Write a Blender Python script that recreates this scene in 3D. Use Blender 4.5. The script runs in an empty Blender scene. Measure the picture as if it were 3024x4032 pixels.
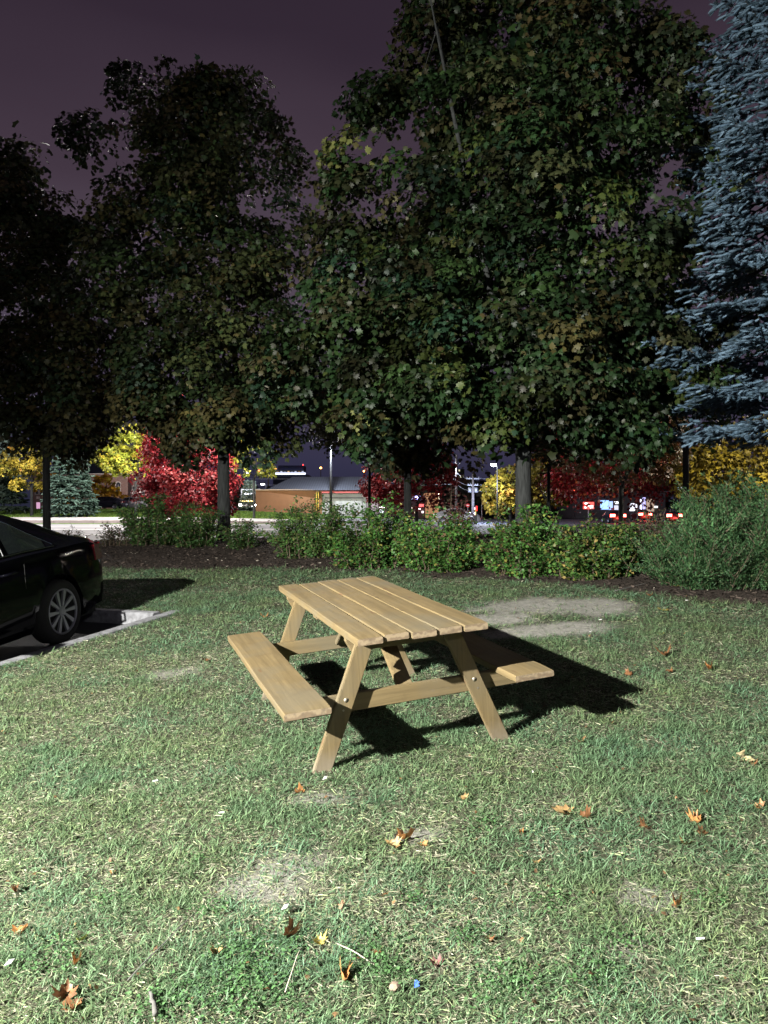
import bpy, bmesh, math, random
import numpy as np
from mathutils import Vector, Matrix

# ------------------------------------------------------------------ scene, camera, sky, light
S = bpy.context.scene
C = S.collection
random.seed(7)
RG = np.random.default_rng(7)
FPX = 3029.0                       # focal length in pixels of the 3024x4032 photograph
CAMH = 1.635
HOR = 2000.0

cam = bpy.data.cameras.new('camera')
cam.sensor_fit = 'VERTICAL'
cam.sensor_height = 36.0
cam.lens = 36.0 * FPX / 4032.0
cam.clip_start = 0.05
cam.clip_end = 3000
camo = bpy.data.objects.new('camera', cam)
C.objects.link(camo)
camo.location = (0, 0, CAMH)
camo.rotation_euler = (math.radians(90) - math.atan(16 / FPX), 0, 0)
S.camera = camo

W = bpy.data.worlds.new('World')
S.world = W
W.use_nodes = True
nt = W.node_tree
nt.nodes.clear()
wo = nt.nodes.new('ShaderNodeOutputWorld')
bg = nt.nodes.new('ShaderNodeBackground')
tc = nt.nodes.new('ShaderNodeTexCoord')
sx = nt.nodes.new('ShaderNodeSeparateXYZ')
nz = nt.nodes.new('ShaderNodeTexNoise')
nz.inputs['Scale'].default_value = 1.6
nz.inputs['Detail'].default_value = 3
mp = nt.nodes.new('ShaderNodeMapping')
mp.inputs['Scale'].default_value = (1, 1, 3.2)
ad = nt.nodes.new('ShaderNodeMath'); ad.operation = 'MULTIPLY_ADD'
ad.inputs[1].default_value = 0.22; ad.inputs[2].default_value = -0.11
ad2 = nt.nodes.new('ShaderNodeMath'); ad2.operation = 'ADD'
rp = nt.nodes.new('ShaderNodeValToRGB')
cr = rp.color_ramp
cr.elements[0].position = 0.0; cr.elements[0].color = (0.020, 0.021, 0.042, 1)
cr.elements[1].position = 1.0; cr.elements[1].color = (0.012, 0.008, 0.016, 1)
for p, c in ((0.06, (0.034, 0.032, 0.066, 1)), (0.16, (0.060, 0.049, 0.082, 1)), (0.30, (0.086, 0.064, 0.090, 1)),
             (0.41, (0.056, 0.038, 0.056, 1)), (0.52, (0.033, 0.0215, 0.035, 1))):
    e = cr.elements.new(p); e.color = c
L = nt.links
L.new(tc.outputs['Generated'], sx.inputs[0])
L.new(tc.outputs['Generated'], mp.inputs[0])
L.new(mp.outputs[0], nz.inputs['Vector'])
L.new(nz.outputs['Fac'], ad.inputs[0])
L.new(ad.outputs[0], ad2.inputs[0]); L.new(sx.outputs[2], ad2.inputs[1])
L.new(ad2.outputs[0], rp.inputs[0])
L.new(rp.outputs[0], bg.inputs[0])
bg.inputs[1].default_value = 1.0
L.new(bg.outputs[0], wo.inputs[0])

def lamp(name, kind, loc, energy, color, radius=0.1, aim=None, spot=None, blend=0.3):
    l = bpy.data.lights.new(name, kind)
    l.energy = energy; l.color = color
    l.shadow_soft_size = radius
    o = bpy.data.objects.new(name, l); C.objects.link(o); o.location = loc
    if kind == 'SPOT':
        l.spot_size = math.radians(spot); l.spot_blend = blend
        o.rotation_euler = (Vector(aim) - Vector(loc)).to_track_quat('-Z', 'Y').to_euler()
    return o

KEY = Vector((-6.3, -1.85, 4.5))
lamp('car_park_wall_lamp', 'SPOT', KEY, 25300, (1.0, 0.985, 0.90), 0.06, aim=(1.4, 5.0, 0.0), spot=126, blend=1.0)

lamp('fill_light_behind_camera', 'POINT', (9.0, -15.0, 8.5), 2200, (0.95, 0.97, 1.0), 0.5)  # unseen fill light, added behind the camera to lift the shadows

S.view_settings.view_transform = 'Standard'
S.view_settings.look = 'None'
S.view_settings.exposure = 0.0
S.view_settings.gamma = 1.0
S.view_settings.use_curve_mapping = False
S.cycles.max_bounces = 5
S.cycles.diffuse_bounces = 2
S.cycles.glossy_bounces = 2
S.cycles.transmission_bounces = 3
S.cycles.transparent_max_bounces = 8
S.cycles.sample_clamp_indirect = 2.0
S.cycles.use_light_tree = True

# ------------------------------------------------------------------ materials
def new_mat(name):
    m = bpy.data.materials.new(name); m.use_nodes = True
    n = m.node_tree; n.nodes.clear()
    out = n.nodes.new('ShaderNodeOutputMaterial')
    p = n.nodes.new('ShaderNodeBsdfPrincipled')
    n.links.new(p.outputs[0], out.inputs[0])
    return m, n, p, out

def nd(n, t, **kw):
    x = n.nodes.new(t)
    for k, v in kw.items():
        if k in x.inputs: x.inputs[k].default_value = v
        else: setattr(x, k, v)
    return x

def mixc(n, fac, a, b):
    x = n.nodes.new('ShaderNodeMix'); x.data_type = 'RGBA'
    for s, v in ((0, fac), (6, a), (7, b)):
        if hasattr(v, 'links'): n.links.new(v, x.inputs[s])
        else: x.inputs[s].default_value = v if s == 0 else (v[0], v[1], v[2], 1)
    return x.outputs[2]

def ramp(n, src, p0, p1):
    r = n.nodes.new('ShaderNodeMapRange')
    r.inputs[1].default_value = p0; r.inputs[2].default_value = p1
    n.links.new(src, r.inputs[0]); return r.outputs[0]

def M(name, col, rough=0.6, metal=0.0, spec=0.5, var=0.15, scale=8.0, bump=0.0, bscale=40.0, stretch=None, emit=None, es=0.0, coat=0.0):
    m, n, p, out = new_mat(name)
    t = nd(n, 'ShaderNodeTexCoord'); v = t.outputs['Object']
    if stretch:
        mpn = nd(n, 'ShaderNodeMapping'); mpn.inputs['Scale'].default_value = stretch
        n.links.new(v, mpn.inputs[0]); v = mpn.outputs[0]
    no = nd(n, 'ShaderNodeTexNoise', Scale=scale, Detail=5.0, Roughness=0.6); n.links.new(v, no.inputs['Vector'])
    a = tuple(max(0, c * (1 - var)) for c in col); b = tuple(min(1, c * (1 + var)) for c in col)
    n.links.new(mixc(n, ramp(n, no.outputs['Fac'], 0.3, 0.7), a, b), p.inputs['Base Color'])
    p.inputs['Roughness'].default_value = rough; p.inputs['Metallic'].default_value = metal
    p.inputs['Specular IOR Level'].default_value = spec
    p.inputs['Coat Weight'].default_value = coat
    if bump:
        nb = nd(n, 'ShaderNodeTexNoise', Scale=bscale, Detail=6.0); n.links.new(v, nb.inputs['Vector'])
        bp = nd(n, 'ShaderNodeBump', Strength=bump, Distance=0.01); n.links.new(nb.outputs['Fac'], bp.inputs['Height'])
        n.links.new(bp.outputs[0], p.inputs['Normal'])
    if emit:
        p.inputs['Emission Color'].default_value = (*emit, 1); p.inputs['Emission Strength'].default_value = es
    return m

def leaf_mat(name, rough=0.5, trans=0.25, tint=(1, 1, 1), spec=0.3):
    m, n, p, out = new_mat(name)
    a = nd(n, 'ShaderNodeAttribute', attribute_name='col')
    mul = nd(n, 'ShaderNodeMix', data_type='RGBA', blend_type='MULTIPLY'); mul.inputs[0].default_value = 1
    n.links.new(a.outputs['Color'], mul.inputs[6]); mul.inputs[7].default_value = (*tint, 1)
    n.links.new(mul.outputs[2], p.inputs['Base Color'])
    p.inputs['Roughness'].default_value = rough; p.inputs['Specular IOR Level'].default_value = spec
    if trans:
        tr = nd(n, 'ShaderNodeBsdfTranslucent'); n.links.new(mul.outputs[2], tr.inputs[0])
        ms = nd(n, 'ShaderNodeMixShader'); ms.inputs[0].default_value = trans
        n.links.new(p.outputs[0], ms.inputs[1]); n.links.new(tr.outputs[0], ms.inputs[2]); n.links.new(ms.outputs[0], out.inputs[0])
    return m

def glow(name, col, s):
    m, n, p, out = new_mat(name)
    e = nd(n, 'ShaderNodeEmission', Strength=s); e.inputs[0].default_value = (*col, 1)
    n.links.new(e.outputs[0], out.inputs[0]); return m

mLeaf = leaf_mat('maple leaves', 0.5, 0.15)
mGrass = leaf_mat('grass blades', 0.55, 0.25, spec=0.25)
mNeedle = leaf_mat('spruce needles', 0.6, 0.05, spec=0.2)
mBush = leaf_mat('shrub leaves', 0.5, 0.25)
mDry = leaf_mat('dry leaves', 0.6, 0.15)
mChip = leaf_mat('bark mulch', 0.8, 0.0, spec=0.2)
mBark = M('bark', (0.034, 0.036, 0.036), 0.9, var=0.45, scale=6, bump=1.0, bscale=9, stretch=(5, 5, 0.7), spec=0.2)
mTwig = M('twigs', (0.10, 0.075, 0.055), 0.9, var=0.3, scale=20, spec=0.2)
mKerb = M('concrete kerb', (0.17, 0.17, 0.185), 0.9, var=0.4, scale=14, bump=0.5, bscale=60)
mWalk = M('pale concrete', (0.50, 0.48, 0.48), 0.85, var=0.12, scale=2)
mAsph = M('dark asphalt', (0.028, 0.028, 0.032), 0.8, var=0.4, scale=60, bump=0.7, bscale=150)
mWhite = M('white road paint', (0.75, 0.75, 0.75), 0.6)
mBlackMetal = M('black metal', (0.02, 0.02, 0.022), 0.5)
mGreyMetal = M('galvanised metal', (0.35, 0.36, 0.38), 0.45, metal=0.6)
mWoodPole = M('weathered wood pole', (0.16, 0.14, 0.13), 0.9, stretch=(8, 8, 1), var=0.3)

# ------------------------------------------------------------------ helpers
def obj(name, me, mat, parent=None, mw=None):
    o = bpy.data.objects.new(name, me); C.objects.link(o)
    if mat is not None:
        for m in (mat if isinstance(mat, (list, tuple)) else [mat]): me.materials.append(m)
    if parent is not None: o.parent = parent
    if mw is not None: o.matrix_local = mw
    return o

USED = {}
def tag(o, label, cat, group=None):
    o['label'] = label; o['category'] = cat
    if group: o['group'] = group
    return o
def kind(o, k): o['kind'] = k; return o
def thing(name, label, cat, loc=(0, 0, 0), rot=None, group=None):
    o = bpy.data.objects.new(name, None); C.objects.link(o)
    o.empty_display_size = 0.1
    if rot is not None: o.matrix_world = Matrix.Translation(Vector(loc)) @ rot.to_4x4()
    else: o.location = loc
    return tag(o, label, cat, group)

class MB:
    def __init__(s): s.v = []; s.f = []
    def add(s, v, f):
        b = len(s.v); s.v += [tuple(x) for x in v]; s.f += [tuple(i + b for i in q) for q in f]; return s
    def box(s, x0, x1, y0, y1, z0, z1, mw=None):
        v = [(x, y, z) for z in (z0, z1) for y in (y0, y1) for x in (x0, x1)]
        if mw is not None: v = [tuple(mw @ Vector(p)) for p in v]
        return s.add(v, [(0, 2, 3, 1), (4, 5, 7, 6), (0, 1, 5, 4), (2, 6, 7, 3), (0, 4, 6, 2), (1, 3, 7, 5)])
    def tube(s, pts, rad, n=7, cap=True):
        pts = [Vector(p) for p in pts]
        if not hasattr(rad, '__len__'): rad = [rad] * len(pts)
        ref = None; rings = []
        for i, p in enumerate(pts):
            d = (pts[min(i + 1, len(pts) - 1)] - pts[max(i - 1, 0)])
            d = d.normalized() if d.length > 1e-9 else Vector((0, 0, 1))
            if ref is None:
                ref = d.orthogonal().normalized()
            u = (ref - d * ref.dot(d))
            u = u.normalized() if u.length > 1e-6 else d.orthogonal().normalized()
            ref = u; w = d.cross(u)
            rings.append([p + (u * math.cos(2 * math.pi * k / n) + w * math.sin(2 * math.pi * k / n)) * rad[i] for k in range(n)])
        v = [q for r in rings for q in r]; f = []
        for i in range(len(pts) - 1):
            for k in range(n):
                f.append((i * n + k, i * n + (k + 1) % n, (i + 1) * n + (k + 1) % n, (i + 1) * n + k))
        if cap:
            f.append(tuple(range(n - 1, -1, -1))); f.append(tuple((len(pts) - 1) * n + k for k in range(n)))
        return s.add(v, f)
    def lathe(s, prof, n=24, mw=None, cap=True):   # profile of (r, axis) around local z
        v = []; f = []
        for r, z in prof:
            for k in range(n):
                a = 2 * math.pi * k / n; v.append(Vector((r * math.cos(a), r * math.sin(a), z)))
        for i in range(len(prof) - 1):
            for k in range(n):
                f.append((i * n + k, i * n + (k + 1) % n, (i + 1) * n + (k + 1) % n, (i + 1) * n + k))
        if cap: f.append(tuple(range(n - 1, -1, -1))); f.append(tuple((len(prof) - 1) * n + k for k in range(n)))
        if mw is not None: v = [mw @ p for p in v]
        return s.add(v, f)
    def mesh(s, name, smooth=False, bevel=0):
        me = bpy.data.meshes.new(name); me.from_pydata(s.v, [], s.f); me.update()
        if bevel:
            bm = bmesh.new(); bm.from_mesh(me)
            bmesh.ops.bevel(bm, geom=[e for e in bm.edges if len(e.link_faces) == 2 and e.calc_face_angle(0) > 0.5], offset=bevel, segments=2, affect='EDGES', profile=0.6)
            bm.to_mesh(me); bm.free()
        if smooth: me.shade_smooth()
        return me
    def build(s, name, mat, parent=None, smooth=False, bevel=0):
        return obj(name, s.mesh(name, smooth, bevel), mat, parent)

def big_mesh(name, V, F, col=None):
    me = bpy.data.meshes.new(name)
    V = np.ascontiguousarray(V, dtype=np.float32); F = np.ascontiguousarray(F, dtype=np.int32)
    me.vertices.add(len(V)); me.vertices.foreach_set('co', V.ravel())
    k = F.shape[1]
    me.loops.add(F.size); me.loops.foreach_set('vertex_index', F.ravel())
    me.polygons.add(len(F)); me.polygons.foreach_set('loop_start', np.arange(0, F.size, k, dtype=np.int32))
    me.update(calc_edges=True)
    if col is not None:
        a = me.color_attributes.new('col', 'FLOAT_COLOR', 'POINT')
        c = np.ones((len(V), 4), np.float32); c[:, :3] = col; a.data.foreach_set('color', c.ravel())
    return me

def norm(a): return a / np.maximum(np.linalg.norm(a, axis=-1, keepdims=True), 1e-9)
def frames(d, nrm):
    """columns: side, along (y), normal (z)"""
    d = norm(d); x = norm(np.cross(d, nrm)); z = np.cross(x, d)
    return np.stack([x, d, z], axis=-1)
def scatter(tv, tf, pos, rot, sc, col):
    N = len(pos); k = len(tv)
    sc = np.asarray(sc); sc = sc[:, None, None] if sc.ndim == 1 else sc[:, None, :]
    V = (tv[None] * sc)
    V = np.einsum('nij,nkj->nki', rot, V) + pos[:, None, :]
    F = (tf[None] + (np.arange(N) * k)[:, None, None]).reshape(-1, tf.shape[1])
    return V.reshape(-1, 3), F, np.repeat(col, k, axis=0)

def vnoise(x, y, seed=0):
    """smooth value noise, numpy"""
    xi = np.floor(x).astype(np.int64); yi = np.floor(y).astype(np.int64)
    fx = x - xi; fy = y - yi; fx = fx * fx * (3 - 2 * fx); fy = fy * fy * (3 - 2 * fy)
    def h(a, b):
        n = (a * 374761393 + b * 668265263 + seed * 1442695041) & 0x7fffffff
        n = ((n ^ (n >> 13)) * 1274126177) & 0x7fffffff
        return ((n ^ (n >> 16)) & 0xffff) / 65535.0
    return (h(xi, yi) * (1 - fx) + h(xi + 1, yi) * fx) * (1 - fy) + (h(xi, yi + 1) * (1 - fx) + h(xi + 1, yi + 1) * fx) * fy
def fbm(x, y, seed=0, o=4):
    r = 0; a = 0.5; t = 0
    for i in range(o): r = r + a * vnoise(x * 2 ** i, y * 2 ** i, seed + i); t += a; a *= 0.55
    return r / t
def sstep(a, b, x): t = np.clip((x - a) / (b - a), 0, 1); return t * t * (3 - 2 * t)

# ------------------------------------------------------------------ terrain
PA, PB, PC = 0.0543, 0.0690, -0.0063
NRM = Vector((-PA, -PB, 1)).normalized()
def plane(x, y): return PA * np.clip(x, -9, 9) + PB * np.maximum(y, -8) + PC
def H(x, y):
    x = np.asarray(x, float); y = np.asarray(y, float)
    z = plane(x, y)
    z = z + 0.05 * sstep(12, 15, y) * np.sin(x * 0.7)
    crest = 0.97 + 0.018 * np.clip(x, -12, 12)
    z = z + (crest - z) * sstep(12.5, 17, y)
    z = z + (0.35 - z) * sstep(18, 27, y)
    u = x / np.maximum(y, 1)
    w = 1 - sstep(-0.30, -0.02, u)
    far = 0.62 + 0.22 * sstep(61, 65, y) + 0.62 * sstep(65, 84, y)
    far = 0.35 + (far - 0.35) * (sstep(60.7, 60.9, y)) * (0.45 + 0.55 * w) 
    far = far * (1 - sstep(-0.1, 0.12, u)) + (0.35 - 0.42 * sstep(50, 85, y)) * sstep(-0.1, 0.12, u)
    z = np.where(y > 40, far, z)
    return z
def Hf(x, y): return float(H(x, y))
def gpx(px, py):
    """point of the lawn plane seen at that pixel of the photograph"""
    dx = (px - 1512) / FPX; dz = -(py - HOR) / FPX
    d = (CAMH - PC) / (PA * dx + PB - dz)
    return Vector((dx * d, d, CAMH + dz * d))
def X(px, D): return (px - 1512) / FPX * D
def Z(py, D): return CAMH - (py - HOR) / FPX * D

BX = [-40, -12, -8, -4.3, -2, 0, 2, 3.75, 5, 8, 40]
BY = [22, 16, 14.3, 12.7, 11.9, 10.9, 9.2, 7.5, 6.5, 4.6, -8]
def bed(x, y):   # >0 inside the planting bed
    return y - np.interp(x, BX, BY) + (fbm(x * 1.3, y * 1.3, 5) - 0.5) * 0.9
# kerb island geometry
KC = Vector((-2.35, 8.56)); KD = Vector((-0.44, -0.90)).normalized(); KL = Vector((-0.90, 0.44)).normalized()
def in_lot(x, y, m=0.0):
    a = (x - KC.x) * KL.x + (y - KC.y) * KL.y
    b = (x - KC.x) * KD.x + (y - KC.y) * KD.y
    return (a > m) & (b > m)
DIRT = [(2100, 2385, .75, .30), (2230, 2475, .55, .18), (1960, 2440, .45, .2), (2330, 2390, .5, .3), (2060, 2490, .5, .14),
        (1110, 3410, .13, .08), (1225, 3390, .10, .05), (1010, 3500, .2, .08), (2560, 3545, .12, .05), (1260, 3155, .12, .04),
        (2440, 3740, .06, .03), (1640, 3290, .12, .05), (690, 2650, .25, .1)]
def dirt(x, y):
    r = np.zeros_like(x)
    for i, (px, py, a, b) in enumerate(DIRT):
        g = gpx(px, py); q = ((x - g.x) / a) ** 2 + ((y - g.y) / (b * 1.6)) ** 2
        q = q * (0.25 + 1.7 * fbm(x * 6, y * 6, 40 + i)) 
        r = np.maximum(r, (1 - sstep(0.15, 1.5, q)) * ((0.8 if i < 5 else 0.42) + 0.5 * fbm(x * 14, y * 14, 70)))
    return r

def make_ground():
    fx = np.arange(-9, 9.01, 0.1)
    ex = 9 + np.cumsum(np.geomspace(0.2, 60, 45)); ex = ex * 1.0
    xs = np.concatenate([-ex[::-1], fx, ex])
    fy = np.arange(-4, 17.01, 0.1)
    y2 = np.arange(17.5, 100, 0.5)
    y3 = 100 + np.cumsum(np.geomspace(1, 200, 26))
    y0 = -4 - np.cumsum(np.geomspace(0.5, 40, 14))
    ys = np.concatenate([y0[::-1], fy, y2, y3])
    Xg, Yg = np.meshgrid(xs, ys)
    Zg = H(Xg, Yg)
    lawn = (bed(Xg, Yg) < 0) & (Yg < 16)
    near = (np.abs(Xg) < 9.2) & (Yg > -4) & (Yg < 17)
    Zg = Zg + np.where(near, (fbm(Xg * 1.7, Yg * 1.7, 3) - 0.5) * 0.035, 0)
    Zg = Zg + np.where(near & ~lawn, (fbm(Xg * 6, Yg * 6, 8) - 0.5) * 0.07 + 0.01, 0)
    Zg = np.where(in_lot(Xg, Yg, 0.0) & (Yg < 16), H(Xg, Yg) - 0.22, Zg)
    # under the road sheet
    V = np.stack([Xg, Yg, Zg], -1).reshape(-1, 3)
    ny, nx = Xg.shape
    i = np.arange(ny - 1)[:, None] * nx + np.arange(nx - 1)[None]
    F = np.stack([i, i + 1, i + nx + 1, i + nx], -1).reshape(-1, 4)
    col = np.zeros((len(V), 3), np.float32)
    x, y = V[:, 0], V[:, 1]
    col[:, 0] = sstep(-0.12, 0.12, bed(x, y)) * (y < 27)
    col[:, 1] = dirt(x, y) * (y < 13)
    col[:, 2] = sstep(84, 86, y)
    me = big_mesh('ground', V, F, col)
    me.shade_smooth()
    m, n, p, out = new_mat('ground')
    at = nd(n, 'ShaderNodeAttribute', attribute_name='col')
    sp = nd(n, 'ShaderNodeSeparateColor'); n.links.new(at.outputs['Color'], sp.inputs[0])
    t = nd(n, 'ShaderNodeTexCoord')
    def N(sc, d=6, r=0.6):
        q = nd(n, 'ShaderNodeTexNoise', Scale=sc, Detail=float(d), Roughness=r); n.links.new(t.outputs['Object'], q.inputs['Vector']); return q.outputs['Fac']
    lawn_c = mixc(n, ramp(n, N(35), .35, .65), (0.030, 0.036, 0.021), (0.092, 0.090, 0.063))
    far_c = mixc(n, ramp(n, N(0.8), .35, .65), (0.05, 0.13, 0.02), (0.09, 0.17, 0.035))
    sy = nd(n, 'ShaderNodeSeparateXYZ'); n.links.new(t.outputs['Object'], sy.inputs[0])
    lawn_c = mixc(n, ramp(n, sy.outputs[1], 30, 40), lawn_c, far_c)
    mul_c = mixc(n, ramp(n, N(28, 8, .7), .38, .66), (0.018, 0.014, 0.012), (0.085, 0.068, 0.058))
    dirt_c = mixc(n, ramp(n, N(18, 8, .7), .3, .7), (0.17, 0.165, 0.15), (0.34, 0.33, 0.30))
    c = mixc(n, sp.outputs[0], lawn_c, mul_c)
    c = mixc(n, sp.outputs[1], c, dirt_c)
    c = mixc(n, sp.outputs[2], c, (0.05, 0.05, 0.055))
    n.links.new(c, p.inputs['Base Color']); p.inputs['Roughness'].default_value = 0.95; p.inputs['Specular IOR Level'].default_value = 0.1
    bp = nd(n, 'ShaderNodeBump', Strength=0.8, Distance=0.02); n.links.new(N(45, 8, .7), bp.inputs['Height']); n.links.new(bp.outputs[0], p.inputs['Normal'])
    kind(obj('ground', me, m), 'structure')

def sheet(name, xs, y0f, y1f, ny, dz, mat):
    V = []; F = []
    for x in xs:
        for j in range(ny + 1):
            y = y0f(x) + (y1f(x) - y0f(x)) * j / ny; V.append((x, y, Hf(x, y) + dz))
    n = ny + 1
    for i in range(len(xs) - 1):
        for j in range(ny): F.append((i * n + j, (i + 1) * n + j, (i + 1) * n + j + 1, i * n + j + 1))
    me = bpy.data.meshes.new(name); me.from_pydata(V, [], F); me.shade_smooth()
    return kind(obj(name, me, mat), 'structure')

def road_y1(x): return 60.6 if x < -8 else 60.6 + min(55, (x + 8) * 3.0)
def make_roads():
    m, n, p, out = new_mat('worn asphalt road')
    t = nd(n, 'ShaderNodeTexCoord'); mpn = nd(n, 'ShaderNodeMapping'); mpn.inputs['Scale'].default_value = (0.05, 1.2, 1)
    n.links.new(t.outputs['Object'], mpn.inputs[0])
    no = nd(n, 'ShaderNodeTexNoise', Scale=1.0, Detail=6.0); n.links.new(mpn.outputs[0], no.inputs['Vector'])
    n.links.new(mixc(n, ramp(n, no.outputs['Fac'], .35, .65), (0.15, 0.15, 0.165), (0.27, 0.27, 0.285)), p.inputs['Base Color'])
    p.inputs['Roughness'].default_value = 0.7
    xs = list(np.linspace(-90, 90, 91))
    sheet('road', xs, lambda x: 27.2, road_y1, 60, 0.02, m)
    for nm, y in (('white edge line', 29.3), ('white lane line', 36.0), ('white lane line', 44.5)):
        sheet('road_marking', list(np.linspace(-80, 30, 56)), lambda x: y, lambda x: y + (0.55 if y > 35 else 0.3), 2, 0.027, mWhite)
    sheet('pavement', list(np.linspace(-90, -8, 42)), lambda x: 61.1, lambda x: 65.2, 12, 0.02, mWalk)
    mb = MB()
    for i in range(26):
        x0 = -88 + i * 3.1; mb.box(x0, x0 + 3.06, 60.62, 61.0, 0.3, Hf(x0 + 1.5, 61.1) + 0.04)
    kind(mb.build('kerb', M('stained kerb concrete', (0.20, 0.17, 0.165), 0.9, var=0.2, scale=1.5)), 'structure')
    # parking bay asphalt + kerb
    V = []; F = []
    na = 30
    for i in range(na + 1):
        for j in range(na + 1):
            q = KC + KL * (i * 0.35 + 0.02) + KD * (j * 0.4 + 0.02); V.append((q.x, q.y, float(plane(q.x, q.y)) - 0.115))
    for i in range(na):
        for j in range(na): F.append((i * (na + 1) + j, i * (na + 1) + j + 1, (i + 1) * (na + 1) + j + 1, (i + 1) * (na + 1) + j))
    me = bpy.data.meshes.new('parking_bay'); me.from_pydata(V, [], F); kind(obj('parking_bay', me, mAsph), 'structure')
    mb = MB()
    def kerb_run(d, inward, n, seg, first):
        pos = first
        for i in range(n):
            Ln = seg * random.uniform(0.93, 1.05)
            a = KC + d * pos; b = KC + d * (pos + Ln - 0.012); pos += Ln
            w = 0.125; dzr = random.uniform(-0.006, 0.006)
            pts = []
            for q in (a, b):
                for off, top in ((0.0, 0.0), (0.02, 0.012), (w - 0.02, 0.012), (w, -0.002), (w + 0.015, -0.18), (0.0, -0.18)):
                    r = q + inward * off; pts.append((r.x, r.y, float(plane(r.x, r.y)) + top + dzr + (0.008 if top > -.1 else 0)))
            f = [(k, (k + 1) % 6, 6 + (k + 1) % 6, 6 + k) for k in range(6)] + [tuple(range(5, -1, -1)), tuple(range(6, 12))]
            mb.add(pts, f)
    kerb_run(KD, KL, 6, 1.9, -0.12)
    kerb_run(KL, KD, 5, 1.6, 0.18)
    kind(mb.build('kerb', mKerb, bevel=0.008), 'structure')

# ------------------------------------------------------------------ grass, mulch
def blade_template(two=True):
    if two:
        v = np.array([(-.5, 0, 0), (.5, 0, 0), (-.42, .5, .10), (.42, .5, .10), (0, 1, .34)], float)
        f = np.array([(0, 1, 3), (0, 3, 2), (2, 3, 4)])
    else:
        v = np.array([(-.5, 0, 0), (.5, 0, 0), (0, 1, .2)], float); f = np.array([(0, 1, 2)])
    return v, f

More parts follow.
